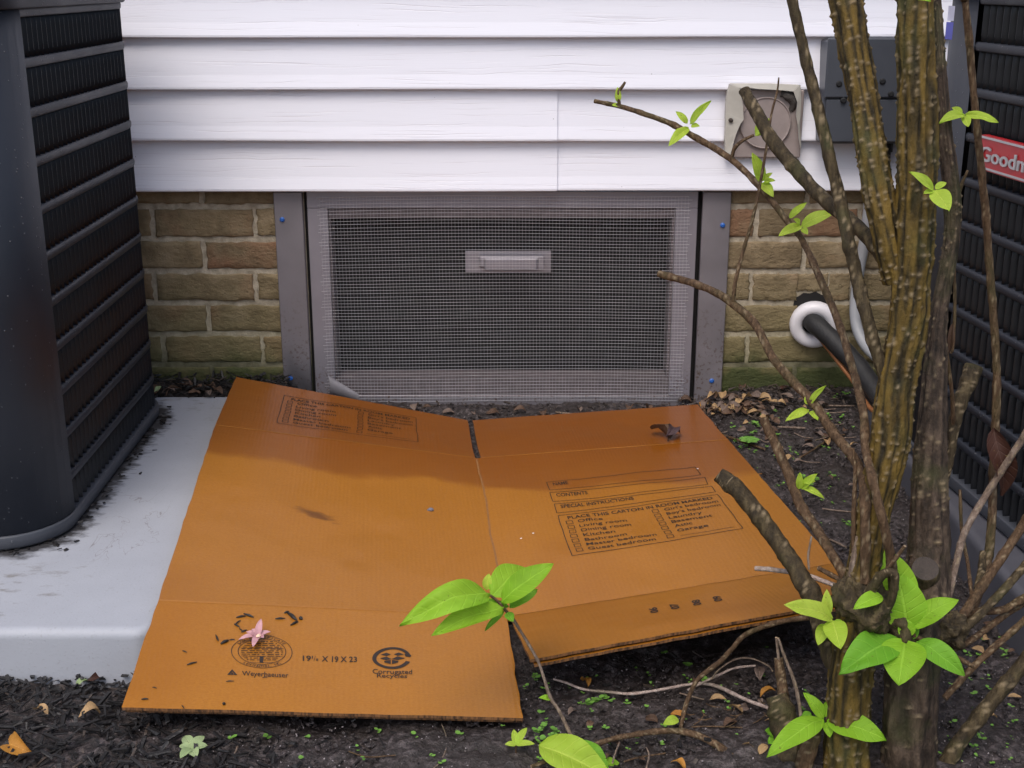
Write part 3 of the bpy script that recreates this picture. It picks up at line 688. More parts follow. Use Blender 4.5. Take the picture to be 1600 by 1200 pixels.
def ac_unit(label, center, ang, zb, ztop, smooth, rows, pitch, slot, flip=1):
    """smooth: list of (s0,s1) path spans covered by plain corner panels; the rest is louvered."""
    t = thing('air_conditioner', label, 'air conditioner', (*center, zb))
    T_ = lambda g: rot2(g, ang, center)
    z_low = ztop - (rows - 1) * pitch - slot
    v, f = sweep(ACP, [(-.02, zb + .002), (.0, zb + .002), (.004, zb + .004), (.0055, zb + .007), (.0055, zb + .0225), (.0045, zb + .0245), (.001, zb + .0252), (-.03, zb + .0252)])
    fixn(obj('base_pan', T_((v, f)), MT['acpan'], t))
    v, f = sweep(ACP * V(1, 1, 1, 1), [(-.022, zb + .02), (-.022, ztop + .02)]); obj('coil', T_((v, f)), MT['coil'], t)
    for s0, s1 in smooth:
        v, f = sweep(seg(s0, s1), [(-.02, zb + .024), (.0022, zb + .026), (.0022, ztop + .011), (-.02, ztop + .011)], False); fixn(obj('corner_panel', T_((v, f)), MT['acpaint'], t))
    gaps = []; ss = sorted(smooth)
    for i, (a, b) in enumerate(ss): nxt = ss[(i + 1) % len(ss)][0] + (PER if i == len(ss) - 1 else 0); gaps.append((b, nxt))
    for a, b in gaps:
        N = 7; fins_v = []; fins_f = []; k0 = 0; n = int((b - a) / .0215)
        for i in range(n):
            s = a + (b - a) * (i + .5) / n; wd = (b - a) / n
            for j in range(N):
                tt = j / (N - 1); e = min(1, math.sin(math.pi * tt) * 3.2); z = -slot * tt
                for (ds, o_) in ((-.14 * flip, -.018), (-.10 * flip, -.0012), (-.02 * flip, -.0014 - .012 * (1 - e)), (.34 * flip, -.018)):
                    q = at_s(s + ds * wd); fins_v.append((q[0] + q[2] * o_, q[1] + q[3] * o_, z))
            for j in range(N - 1):
                for c_ in range(3): q = k0 + j * 4 + c_; fins_f.append((q, q + 1, q + 5, q + 4))
            k0 += N * 4
        fv, ff = rot2((np.array(fins_v), fins_f), ang, (0, 0)); fm = mesh('louver_row', fv, ff, MT['acfin'])
        rg = rot2(sweep(seg(a, b), [(-.016, .0), (-.0012, .0002), (.0006, .0022), (.0014, .009), (.0006, pitch - slot - .0022), (-.0012, pitch - slot - .0002), (-.016, pitch - slot)], False), ang, (0, 0)); rm = mesh('rib', rg[0], rg[1], MT['acpaint'])
        for r in range(rows + 1):
            zt = ztop - r * pitch
            if r < rows: put('louver_row', fm, t, (0, 0, zt - zb))
            put('rib', rm, t, (0, 0, zt - zb))
    v, f = sweep(ACP, [(-.012, ztop + .012), (.006, ztop + .012), (.009, ztop + .015), (.009, ztop + .055), (.004, ztop + .064), (-.03, ztop + .068)]); m = 6; f.append(tuple(i * m + m - 1 for i in range(len(ACP))))
    fixn(obj('top_cap', T_((v, f)), MT['acpaint'], t))
    for k in range(26):
        q = at_s(k * PER / 26 + .03); g = V(q[0] + q[2] * .009, q[1] + q[3] * .009, ztop + .030); d = V(q[2], q[3], 0)
        v, f, _ = tube([(*(g), .0055), (*(g + d * .003), .0055), (*(g + d * .0055), .003)], 8, 1); obj('screw', T_((v, f)), MT['acfin'], t)
    return t, T_
LS = lambda side: {'R': 0}.get(side)
# path starts at the right side's upper (back) corner arc: back-right arc, back, back-left arc, left, front-left arc, front, front-right arc, right
A = math.pi / 2 * RAD; STR = 2 * (HALF - RAD)
s_backL0 = A + STR; s_frontL0 = 2 * (A + STR); s_frontR0 = 3 * (A + STR)
acl, TL = ac_unit('dark grey air conditioner at the left edge on the pale pad', (-1.072, -.506), math.radians(0.8), PAD_TOP, .836, [(s_frontL0 - .04, s_frontR0 + A + .005)], 11, 0.0717, .0570)
acr, TR = ac_unit('dark air conditioner with a red maker badge at the right edge behind the shrub', (1.122, -.690), math.radians(6.3), .056, .850, [(s_backL0 - .02, s_backL0 + A + .075), (s_frontL0 - .04, s_frontL0 + A + .02)], 11, 0.0717, .0570, -1)

# ------------------------------------------------------------------ lettering helper
_tc = {}
def text_geo(s, bold=0.0):
    if (s, bold) in _tc: return _tc[(s, bold)]
    cu = bpy.data.curves.new('lettering', 'FONT'); cu.body = s; cu.size = 1; cu.offset = bold; cu.resolution_u = 3
    ob = bpy.data.objects.new('lettering', cu); COL.objects.link(ob); dg = bpy.context.evaluated_depsgraph_get()
    me = bpy.data.meshes.new_from_object(ob.evaluated_get(dg)); v = np.array([x.co[:2] for x in me.vertices]); f = [tuple(p.vertices) for p in me.polygons]
    bpy.data.objects.remove(ob); bpy.data.curves.remove(cu); bpy.data.meshes.remove(me)
    _tc[(s, bold)] = (v, f); return v, f
def fit_text(s, x0, y0, x1, y1, bold=.0):
    """text scaled into the rectangle (y up); cap height fills y0..y1, descenders hang below."""
    v, f = text_geo(s, bold); w_ = v[:, 0].max() - v[:, 0].min(); cap = .69
    return np.stack([x0 + (v[:, 0] - v[:, 0].min()) / w_ * (x1 - x0), y0 + v[:, 1] / cap * (y1 - y0)], 1), f
def strip(x0, y0, x1, y1): return np.array([(x0, y0), (x1, y0), (x1, y1), (x0, y1)], float), [(0, 1, 2, 3)]
def seg_line(x0, y0, x1, y1, n, wx, wy):
    """thin straight line split into n pieces so that it follows the bent board"""
    v = []; f = []
    horiz = abs(x1 - x0) > abs(y1 - y0)
    for i in range(n + 1):
        t = i / n; x = x0 + (x1 - x0) * t; y = y0 + (y1 - y0) * t
        v += [(x, y - wy / 2), (x, y + wy / 2)] if horiz else [(x - wx / 2, y), (x + wx / 2, y)]
    f = [(2 * i, 2 * i + 2, 2 * i + 3, 2 * i + 1) for i in range(n)]
    return np.array(v, float), f
def frame2(x0, y0, x1, y1, wx, wy, n=12):
    return [seg_line(x0, y0, x1, y0, n, wx, wy), seg_line(x0, y1, x1, y1, n, wx, wy), seg_line(x0, y0, x0, y1, n, wx, wy), seg_line(x1, y0, x1, y1, n, wx, wy)]
def join2(gs):
    vs = []; fs = []; n = 0
    for v, f in gs: vs.append(v); fs += [tuple(i + n for i in q) for q in f]; n += len(v)
    return np.concatenate(vs), fs

# red badge on the right unit
def facept(along, z, out):            # along: metres from the louver start toward the viewer on the left face
    q = V(-HALF - out, HALF - RAD - .075 - along, 0); r_ = rot2((np.array([q]), []), math.radians(6.3), (1.122, -.690))[0][0]; return V(r_[0], r_[1], z)
bz0, bz1, bl, bo = .602, .656, .225, .074
def rr2(x0, x1, y0, y1, r, k=5):
    out = []
    for cx, cy, a0 in ((x1 - r, y1 - r, 0), (x0 + r, y1 - r, 90), (x0 + r, y0 + r, 180), (x1 - r, y0 + r, 270)):
        for i in range(k + 1): a = math.radians(a0 + 90 * i / k); out.append((cx + r * math.cos(a), cy + r * math.sin(a)))
    return out
def bad(x0, x1, y0, y1, r, o0, o1):
    ring = rr2(x0, x1, y0, y1, r); n = len(ring); v = [facept(a + bo, z, o0) for a, z in ring] + [facept(a + bo, z, o1) for a, z in ring]
    return np.array(v), [(i, (i + 1) % n, n + (i + 1) % n, n + i) for i in range(n)] + [tuple(range(n, 2 * n))]
badge = fixn(obj('badge', bad(.004, bl, bz0, bz1, .008, .004, .013), MT['red'], acr, False))
fixn(obj('badge_rim', join(*[bad(a, b, c_, d, .0012, .0133, .0142) for a, b, c_, d in ((.006, bl - .002, bz1 - .0052, bz1 - .002), (.006, bl - .002, bz0 + .002, bz0 + .0052), (.0055, .0085, bz0 + .0055, bz1 - .0055), (bl - .0055, bl - .0025, bz0 + .0055, bz1 - .0055))]), MT['silver'], badge, False))
tv, tf = fit_text('Goodman', .013, bz0 + .015, bl - .012, bz1 - .017, .012)
n_ = len(tv); v3 = [facept(a + bo, z, .0136) for a, z in tv] + [facept(a + bo, z, .0156) for a, z in tv]
obj('badge_lettering', (np.array(v3), [tuple(i + n_ for i in q) for q in tf] + [q for q in tf]), MT['silver'], badge, False)
# torn blue and white sticker on its corner post
def stick(px0, px1, py0, py1):
    c_ = [];
    for px, py in ((px0, py0), (px1, py0), (px1, py1), (px0, py1)): c_.append((px, py))
    return c_
for nm, (a0, a1, z0, z1), mt in (('sticker', (-.115, -.085, .792, .820), 'sticker'), ('sticker', (-.113, -.088, .822, .846), 'stickerw')):
    v = [facept(a, z, .0008) for a, z in ((a0, z0), (a1, z0), (a1, z1), (a0, z1))]; obj(nm, (np.array(v), [(0, 1, 2, 3)]), MT[mt], acr, False)

# ------------------------------------------------------------------ flattened cardboard carton
carton = thing('cardboard_carton', 'flattened wet orange brown moving carton lying open in front of the mesh door', 'cardboard box', tuple(CT['C1'] - V(0, 0, .012)))
def board(f, s0=0, s1=1, t0=0, t1=1, drop=0.0, th=.0042, open_=(), ns=44, nt=44, shift=(0, 0, 0)):
    ss = np.linspace(s0, s1, ns + 1); tt = np.linspace(t0, t1, nt + 1); Sg, Tg = np.meshgrid(ss, tt); top = f(Sg, Tg) + V(0, 0, -drop) + V(*shift)
    bot = top - V(0, 0, th); v = np.concatenate([top.reshape(-1, 3), bot.reshape(-1, 3)]); n0 = (ns + 1) * (nt + 1); fs = []; mi = []
    I = lambda i, j: j * (ns + 1) + i
    for j in range(nt):
        for i in range(ns):
            fs.append((I(i, j), I(i + 1, j), I(i + 1, j + 1), I(i, j + 1))); mi.append(0)
            fs.append((n0 + I(i, j), n0 + I(i, j + 1), n0 + I(i + 1, j + 1), n0 + I(i + 1, j))); mi.append(0)
    for nm, ed in (('f', [I(i, 0) for i in range(ns + 1)]), ('r', [I(ns, j) for j in range(nt + 1)]), ('b', [I(i, nt) for i in range(ns, -1, -1)]), ('l', [I(0, j) for j in range(nt, -1, -1)])):
        if nm in open_: continue
        base = len(v); v = np.concatenate([v, v[ed], v[[n0 + e for e in ed]]]); m = len(ed)
        for k in range(m - 1): fs.append((base + k + 1, base + k, base + m + k, base + m + k + 1)); mi.append(1)
    return v, fs, mi
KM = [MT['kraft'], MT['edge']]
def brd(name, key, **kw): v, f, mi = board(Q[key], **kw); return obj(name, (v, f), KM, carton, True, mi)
def sharp(o): return o
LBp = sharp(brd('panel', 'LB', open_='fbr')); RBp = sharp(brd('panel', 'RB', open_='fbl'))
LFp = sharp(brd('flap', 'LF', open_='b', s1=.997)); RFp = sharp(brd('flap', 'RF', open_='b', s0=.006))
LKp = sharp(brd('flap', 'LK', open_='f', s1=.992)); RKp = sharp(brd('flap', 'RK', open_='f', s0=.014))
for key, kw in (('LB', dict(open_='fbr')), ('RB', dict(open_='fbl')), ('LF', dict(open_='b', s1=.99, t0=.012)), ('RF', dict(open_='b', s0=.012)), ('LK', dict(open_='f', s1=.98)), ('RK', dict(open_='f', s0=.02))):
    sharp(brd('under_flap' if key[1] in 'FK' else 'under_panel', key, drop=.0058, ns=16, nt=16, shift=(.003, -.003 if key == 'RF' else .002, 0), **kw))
def fold_strip(f, s0, s1, t, wid, up=.0005, n=40):
    v = []; ss = np.linspace(s0, s1, n + 1)
    for s in ss:
        p = f(s, t); d = nrm(f(s, min(t + .03, 1)) - f(s, max(t - .03, 0))); v += [p - d * wid / 2 + V(0, 0, up), p + V(0, 0, up * 1.6), p + d * wid / 2 + V(0, 0, up)]
    f_ = []
    for i in range(n): f_ += [(3 * i, 3 * i + 3, 3 * i + 4, 3 * i + 1), (3 * i + 1, 3 * i + 4, 3 * i + 5, 3 * i + 2)]
    return np.array(v), f_
for key, s0, s1, t, wd in (('LF', 0, .995, 1, .0032), ('RF', .01, 1, 1, .0036), ('LK', 0, .98, 0, .0026), ('RK', .02, 1, 0, .0028)):
    obj('crease', fold_strip(Q[key], s0, s1, t, wd), MT['crease'], carton)
def mid_strip(f, s, t0, t1, wid, up=.0005, n=40):
    v = []
    for t in np.linspace(t0, t1, n + 1):
        p = f(s, t) + V(.0016 * math.sin(t * 11), 0, 0); v += [p - V(wid / 2, 0, -up), p + V(0, 0, up), p + V(wid / 2, 0, up)]
    return np.array(v), [q for i in range(n) for q in ((3 * i, 3 * i + 1, 3 * i + 4, 3 * i + 3), (3 * i + 1, 3 * i + 2, 3 * i + 5, 3 * i + 4))]
a_, b_ = on_quad(Q['RB'], 1122, 749), on_quad(Q['RB'], 1191, 741); obj('crease', fold_strip(Q['RB'], a_[0], b_[0], (a_[1] + b_[1]) / 2, .0024), MT['crease'], carton)
obj('crease', mid_strip(Q['RB'], 0, .02, .99, .0030), MT['creasedark'], carton)
# printing: unit rectangles on the boards, each pinned by its four corners
def pinned(key, tl, tr, br, bl_):
    c = [on_quad(Q[key], *q) for q in (bl_, br, tr, tl)]; f = Q[key]
    def g(uv, up=.0007):
        u = uv[:, 0:1]; v = uv[:, 1:2]; st = (1 - u) * (1 - v) * c[0] + u * (1 - v) * c[1] + u * v * c[2] + (1 - u) * v * c[3]
        return f(st[:, 0], st[:, 1]) + V(0, 0, up)
    g.W = np.linalg.norm(g(np.array([[1., .5]])) - g(np.array([[0., .5]]))); g.H = np.linalg.norm(g(np.array([[.5, 1.]])) - g(np.array([[.5, 0.]])))
    return g
def printed(name, parent, parts, mat='ink'):
    gs = [(g(v), f) for g, (v, f) in parts]; return obj(name, join(*gs), MT[mat], parent, False)
LWd = .0014
def form(key, tl, tr, br, bl_, parent, name='printed_list'):
    g = pinned(key, tl, tr, br, bl_); lx, ly = LWd / g.W, LWd / g.H; it = frame2(0, 0, 1, 1, lx, ly, 24)
    it.append(fit_text('PLACE THIS CARTON IN ROOM MARKED', .055, .885, .955, .955, .018))
    L_ = ('Office', .15), ('Living room', .29), ('Dining room', .30), ('Kitchen', .19), ('Bathroom', .25), ('Master bedroom', .41), ('Guest bedroom', .39)
    R_ = ("Girl's bedroom", .335), ("Boy's bedroom", .335), ('Laundry', .2), ('Basement', .245), ('Attic', .11), ('Garage', .185), ('', 0)
    for i in range(7):
        yb = .775 - i * .117
        it += frame2(.035, yb - .005, .072, yb + .07, lx * .9, ly * .9, 1); it.append(fit_text(L_[i][0], .105, yb, .105 + L_[i][1], yb + .068, .008))
        it += frame2(.565, yb - .005, .602, yb + .07, lx * .9, ly * .9, 1)
        if R_[i][0]: it.append(fit_text(R_[i][0], .638, yb, .638 + R_[i][1], yb + .068, .008))
        else: it.append(seg_line(.638, yb, .955, yb, 8, lx * .7, ly * .7))
    printed(name, parent, [(g, x) for x in it])
form('RB', (872, 806), (1121, 773), (1161, 826), (894, 869), RBp)
form('LK', (444, 618), (650, 653), (653, 691), (433, 661), LKp)
for (tl, tr, br, bl_), s, w_ in ((((854, 754), (1086, 730), (1095, 742), (859, 766)), 'NAME', .10), (((859, 770), (1101, 746), (1106, 757), (864, 784)), 'CONTENTS', .20), (((866, 788), (1112, 760), (1118, 769), (870, 802)), 'SPECIAL INSTRUCTIONS', .46)):
    g = pinned('RB', tl, tr, br, bl_); lx, ly = LWd / g.W, LWd / g.H
    printed('printed_line', RBp, [(g, x) for x in frame2(0, 0, 1, 1, lx, ly, 20) + [fit_text(s, .035, .50, .035 + w_, .86, .018)]])
g = pinned('LF', (473, 1025), (558, 1027), (558, 1035), (473, 1033))
printed('printed_size', LFp, [(g, fit_text('19', 0, .0, .15, 1, .02)), (g, fit_text('1', .165, .45, .185, 1, .01)), (g, fit_text('/', .20, 0, .235, 1, .0)), (g, fit_text('8', .245, 0, .285, .5, .01)), (g, fit_text('X 19 X 23', .35, 0, 1, 1, .02))])
g = pinned('LF', (378, 1049), (451, 1052), (451, 1059.5), (378, 1056)); printed('printed_maker', LFp, [(g, fit_text('Weyerhaeuser', 0, 0, 1, 1, .01))])
g = pinned('LF', (355, 1046), (371, 1046.5), (371, 1055.5), (355, 1055))
tri = (np.array([(.5, 1), (.0, 0), (.22, 0), (.5, .62), (.78, 0), (1., 0), (.40, 0), (.46, .30), (.34, .18), (.5, .48), (.66, .18), (.54, .30), (.60, 0)], float), [(0, 1, 2, 3), (0, 3, 4, 5), (8, 10, 9), (7, 6, 12, 11), (2, 6, 8), (10, 12, 4)])
printed('printed_emblem', LFp, [(g, tri)])
def arcs(r0, r1, a0, a1, n=40):
    v = []
    for i in range(n + 1): a = math.radians(a0 + (a1 - a0) * i / n); v += [(.5 + r0 * math.cos(a), .5 + r0 * math.sin(a)), (.5 + r1 * math.cos(a), .5 + r1 * math.sin(a))]
    return np.array(v), [(2 * i, 2 * i + 1, 2 * i + 3, 2 * i + 2) for i in range(n)]
def arc_text(s, r, h, a0, a1, inside=True):
    out = []
    for i, ch in enumerate(s):
        if ch == ' ': continue
        a = math.radians(a0 + (a1 - a0) * (i + .5) / len(s)); v, f = text_geo(ch, .005); v = v - V((v[:, 0].min() + v[:, 0].max()) / 2, .35); v = v * h
        rot = a + math.pi / 2 if inside else a - math.pi / 2; cr, sr = math.cos(rot), math.sin(rot)
        out.append((np.stack([.5 + r * math.cos(a) + v[:, 0] * cr - v[:, 1] * sr, .5 + r * math.sin(a) + v[:, 0] * sr + v[:, 1] * cr], 1), f))
    return out
g = pinned('LF', (361, 993), (457, 994), (457, 1046), (361, 1045))
it = [arcs(.488, .5, 0, 360, 64), arcs(.382, .394, 0, 360, 56)] + arc_text('LEXINGTON, NC', .44, .085, 228, 312) + arc_text('BOX CERTIFICATE', .44, .085, 150, 30, False)
rr_ = random.Random(3)
for k in range(11):
    y = .80 - k * .055; hw = math.sqrt(max(0, .37 ** 2 - (y - .5) ** 2)); x = .5 - hw + .03
    while x < .5 + hw - .05:
        ln = rr_.uniform(.03, .11); it.append(seg_line(x, y, min(x + ln, .5 + hw - .03), y, 1, .01, .020)); x += ln + rr_.uniform(.012, .04)
it += [strip(.47, .16, .53, .36), seg_line(.5 - .35, .60, .85, .60, 6, .01, .008), seg_line(.5 - .34, .36, .84, .36, 6, .01, .008), seg_line(.3, .17, .7, .17, 4, .01, .008)]
printed('printed_seal', LFp, [(g, x) for x in it])
g = pinned('LF', (582, 1012), (643, 1013), (643, 1046), (582, 1045))
it = [arcs(.39, .5, 18, 342, 56), (np.array([(.80, .70), (1.0, .66), (.97, .56), (.84, .58)]), [(0, 1, 2, 3)])]
dia = lambda cx, cy, wx, wy, sk: (np.array([(cx - wx, cy), (cx + sk, cy + wy), (cx + wx, cy), (cx - sk, cy - wy)]), [(0, 3, 2, 1)])
it += [(np.array([(.20, .66), (.34, .74), (.47, .66), (.36, .59)]), [(0, 1, 2, 3)]), (np.array([(.80, .66), (.66, .74), (.53, .66), (.64, .59)]), [(0, 1, 2, 3)]),
       (np.array([(.20, .50), (.36, .57), (.50, .45), (.36, .40)]), [(0, 1, 2, 3)]), (np.array([(.84, .50), (.64, .57), (.50, .45), (.66, .40)]), [(0, 1, 2, 3)]),
       (np.array([(.32, .37), (.485, .41), (.485, .22), (.32, .30)]), [(0, 1, 2, 3)]), (np.array([(.68, .37), (.515, .41), (.515, .22), (.68, .30)]), [(0, 1, 2, 3)])]
printed('printed_recycling_mark', LFp, [(g, x) for x in it])
g = pinned('LF', (582, 1046), (644, 1047), (644, 1054), (582, 1053)); g2 = pinned('LF', (589, 1053), (636, 1054), (636, 1060), (589, 1059))
printed('printed_recycling_words', LFp, [(g, fit_text('Corrugated', 0, 0, 1, 1, .012)), (g2, fit_text('Recycles', 0, 0, 1, 1, .012))])
for s, (cx, cy) in (('06', (1021, 954)), ('07', (1054, 948)), ('08', (1088, 942)), ('09', (1121, 936))):
    g = pinned('RF', (cx - 8, cy - 3), (cx + 4, cy - 5), (cx + 8, cy + 3), (cx - 4, cy + 5)); v, f = fit_text(s, 0, 0, 1, 1, .03)
    v = np.stack([1 - v[:, 1], v[:, 0]], 1); printed('printed_date', RFp, [(g, (v, f))])

# ------------------------------------------------------------------ shrub
def d1(py): return 1.45 - .11 * py / 1200
shrub = thing('shrub', 'tall leggy shrub with bumpy ridged brown trunks and a few bright green leaves', 'shrub', (.56, -1.31, float(gz(.56, -1.31))))
def chain(rows):
    """rows: px, py, metres ahead of the camera, radius in photo pixels"""
    out = []
    for px, py, d, r in rows: p = P(px, py, d); out.append((*p, pxm(p, r)))
    return np.array(out)
def trunk(rows, ridges, seed, sides=84, step=.0026, amp=1.0, mat='bark', name='trunk', lent=1.0):
    q = chain(rows); L = np.linalg.norm(np.diff(q[:, :3], axis=0), axis=1).sum(); q = catmull(q, max(2, int(L / step / (len(q) - 1))))
    p = q[:, :3]; r = q[:, 3] * .93; T, U, W = frames(p); n = len(p)
    th = np.linspace(0, 2 * math.pi, sides, endpoint=False); s = np.concatenate([[0], np.cumsum(np.linalg.norm(np.diff(p, axis=0), axis=1))])
    TH, SS = np.meshgrid(th, s); dirs = U[:, None, :] * np.cos(th)[None, :, None] + W[:, None, :] * np.sin(th)[None, :, None]
    cyl = np.stack([np.cos(TH) * 1.6 + seed, np.sin(TH) * 1.6, SS * 9], -1)
    wander = fbm(cyl, 3) * .35 + .25 * vn(np.stack([SS * 5 + seed, 0 * SS, 0 * SS], -1))
    rd = np.abs(np.sin((TH + wander) * ridges / 2 + seed)) ** .6                        # long ridges
    rel = amp * (.095 * rd * (.55 + .6 * np.abs(fbm(np.stack([np.cos(TH) * 3 + seed, np.sin(TH) * 3, SS * 14], -1), 2))) + .10 * fbm(np.stack([np.cos(TH) * 4 + seed, np.sin(TH) * 4, SS * 30], -1), 3) + .035 * fbm(np.stack([np.cos(TH) * 13 + seed, np.sin(TH) * 13, SS * 120], -1), 2) + .06 * fbm(np.stack([np.cos(TH) * 1.2 + seed, np.sin(TH) * 1.2, SS * 5], -1), 2))
    rg = np.random.default_rng(seed); le = np.zeros_like(TH); R_ = r.mean()
    for k in range(int(lent * L * 2 * math.pi * R_ / .000125)):                          # lenticels: little pale warts in rows
        row_ = rg.integers(0, ridges * 2); t0 = row_ / (ridges * 2) * 2 * math.pi + rg.normal(0, .05); s0 = rg.uniform(0, L)
        i0 = np.searchsorted(s, s0); a, b = max(0, i0 - 4), min(n, i0 + 5)
        dth = (TH[a:b] - wander[a:b] * -1 * 0 - t0 + math.pi) % (2 * math.pi) - math.pi
        sz = rg.uniform(.0010, .0021); wdt = sz * rg.uniform(1, 1.5)
        g_ = np.exp(-((dth * R_ / wdt) ** 2 + ((SS[a:b] - s0) / sz) ** 2)); le[a:b] = np.maximum(le[a:b], g_)
    rr = r[:, None] * (1 + rel - .07) + le * .0024
    v = (p[:, None, :] + dirs * rr[..., None]).reshape(-1, 3)
    f = [(i * sides + k, i * sides + (k + 1) % sides, (i + 1) * sides + (k + 1) % sides, (i + 1) * sides + k) for i in range(n - 1) for k in range(sides)]
    ns = len(f); f += [tuple(range(sides))[::-1], tuple((n - 1) * sides + k for k in range(sides))]
    return obj(name, (v, f), [MT[mat], MT['cutold']], shrub, True, [0] * ns + [1, 1], attr={'lent': le.ravel(), 'ridge': np.clip(rd * .95, 0, 1).ravel()})
T1 = trunk([(1318, 1290, 1.33, 42), (1322, 1200, 1.335, 38), (1326, 1090, 1.345, 36), (1334, 1000, 1.355, 34), (1348, 900, d1(900), 30), (1366, 800, d1(800), 29), (1389, 700, d1(700), 32), (1402, 600, d1(600), 31), (1420, 500, d1(500), 32), (1427, 400, d1(400), 33), (1431, 300, d1(300), 32), (1432, 150, d1(150), 32), (1431, 0, d1(0), 31), (1430, -90, 1.46, 31), (1426, -350, 1.47, 28), (1434, -700, 1.48, 24), (1428, -1050, 1.49, 19)], 9, 3)
T2 = trunk([(1402, 440, 1.42, 22), (1386, 370, 1.425, 23), (1366, 260, 1.45, 25), (1350, 160, 1.48, 23), (1332, 60, 1.51, 25), (1322, 0, 1.53, 27), (1310, -90, 1.56, 25), (1280, -350, 1.62, 22), (1262, -700, 1.68, 17), (1240, -1000, 1.73, 13)], 7, 5, 64)
T4 = trunk([(1414, 1290, 1.33, 54), (1420, 1200, 1.335, 46), (1422, 1100, 1.345, 45), (1430, 1010, 1.36, 42), (1445, 930, 1.40, 40), (1451, 850, 1.43, 34), (1452, 750, 1.45, 29), (1458, 640, 1.48, 24), (1466, 500, 1.52, 15), (1486, 380, 1.55, 13), (1488, 310, 1.56, 14), (1478, 220, 1.57, 12), (1472, 130, 1.58, 9), (1466, 30, 1.60, 7), (1463, -60, 1.62, 7), (1470, -350, 1.66, 6), (1490, -700, 1.70, 5), (1500, -900, 1.72, 4)], 7, 11, 72, .003, 1.0, 'bark3', lent=.35)
def knob(px, py, d, rpx, seed, mat='bark2', sq=(1, 1, 1), name='burl'):
    c = P(px, py, d); r = pxm(c, rpx); v = []; f = []; n, m = 60, 40
    for j in range(m + 1):
        for i in range(n):
            a = 2 * math.pi * i / n; b = math.pi * j / m; v.append((math.cos(a) * math.sin(b), math.sin(a) * math.sin(b), math.cos(b)))
    v = np.array(v); nn_ = .28 * fbm(v * 1.9 + seed, 3) + .16 * np.abs(fbm(v * 6 + seed, 3)); v = c + v * V(*sq) * (r * (.92 + nn_))[:, None]
    f = [(j * n + i, j * n + (i + 1) % n, (j + 1) * n + (i + 1) % n, (j + 1) * n + i) for j in range(m) for i in range(n)]
    return obj(name, (v, f), MT[mat], shrub, True, attr={'lent': np.clip(vn((v - c) / r * 9) * 2 - 1.2, 0, 1) * .5, 'ridge': np.clip(.35 + nn_ * 1.2, 0, 1)})
knob(1352, 945, 1.355, 46, 1); knob(1402, 972, 1.36, 40, 4); knob(1310, 985, 1.37, 26, 8); knob(1480, 985, 1.37, 30, 9)
# sawn stump of an old limb, dark end grain toward the viewer
e = P(1446, 888, 1.385); nd = nrm(V(-.12, -.62, .77)); c = e - nd * .034; rb = pxm(c, 20)
v, f, ns = tube([(*c, rb * 1.7), (*(c * .5 + e * .5), rb * 1.28), (*(c * .12 + e * .88), rb * 1.08), (*e, rb * .98)], 24, 6, .10, 50)
obj('sawn_stub', (v, f), [MT['bark2'], MT['cutold']], shrub, True, [0] * ns + [1, 1], attr={'lent': np.zeros(len(v)), 'ridge': np.full(len(v), .45)})
BR = {}
def branch(key, rows, mat='twig', cut='cut', name='branch', sides=12, rough=.12, flat_=None, knots=.12):
    q = chain(rows); v, f, ns = tube(q, sides, 10, rough, 90, knots)
    rg = np.random.default_rng(len(BR) + 5); le = (rg.random(len(v)) > .93) * 1.0
    o = obj(name, (v, f), [MT[mat], MT[cut]], shrub, True, [0] * ns + [1, 1], attr={'lent': le, 'ridge': np.full(len(v), .48)}); BR[key] = o
    sharp(o); return o
branch(1, [(1180, -800, 1.64, 4), (1195, -480, 1.60, 6), (1216, -180, 1.55, 7.5), (1228, -60, 1.53, 8), (1238, 0, 1.52, 8), (1255, 75, 1.51, 8.5), (1276, 160, 1.49, 9), (1297, 250, 1.47, 9.5), (1312, 310, 1.46, 10), (1324, 370, 1.44, 10), (1338, 430, 1.43, 10), (1353, 490, 1.41, 10), (1368, 545, 1.40, 10), (1385, 600, 1.395, 9)], 'bark2', name='branch')
branch(2, [(1163, 141, 1.66, 9), (1185, 182, 1.63, 10), (1211, 225, 1.60, 11), (1250, 272, 1.56, 11), (1292, 316, 1.52, 11), (1326, 342, 1.49, 11), (1362, 378, 1.45, 11), (1392, 425, 1.43, 11)], 'bark2')
branch(3, [(929, 158, 1.92, 3.2), (968, 166, 1.9, 4), (1010, 179, 1.88, 4.2), (1050, 194, 1.86, 4.6), (1082, 212, 1.84, 5), (1130, 240, 1.80, 5), (1160, 264, 1.77, 5), (1196, 302, 1.72, 5), (1230, 345, 1.68, 5), (1254, 376, 1.65, 5), (1287, 448, 1.58, 6), (1311, 506, 1.53, 6), (1332, 575, 1.47, 6.5), (1349, 644, 1.42, 7), (1352, 700, 1.385, 7), (1363, 748, 1.35, 7), (1377, 806, 1.335, 7.5), (1390, 862, 1.335, 8), (1396, 920, 1.345, 8)], 'twig')
branch('3a', [(968, 166, 1.9, 3.2), (966, 145, 1.9, 3), (972, 136, 1.9, 2.6), (977, 128, 1.9, 2)], name='twig', sides=8)
branch('3b', [(1143, 248, 1.785, 3.4), (1148, 232, 1.78, 3), (1160, 220, 1.78, 2.8), (1178, 211, 1.78, 2.4)], name='twig', sides=8)
branch('3c', [(1146, 470, 1.66, 4), (1149, 440, 1.665, 3.2), (1163, 386, 1.68, 3), (1176, 342, 1.69, 2.8), (1186, 296, 1.70, 2.6), (1196, 240, 1.71, 2.2), (1205, 180, 1.72, 2), (1214, 145, 1.73, 1.7), (1217, 121, 1.73, 1.2)], name='twig', sides=8)
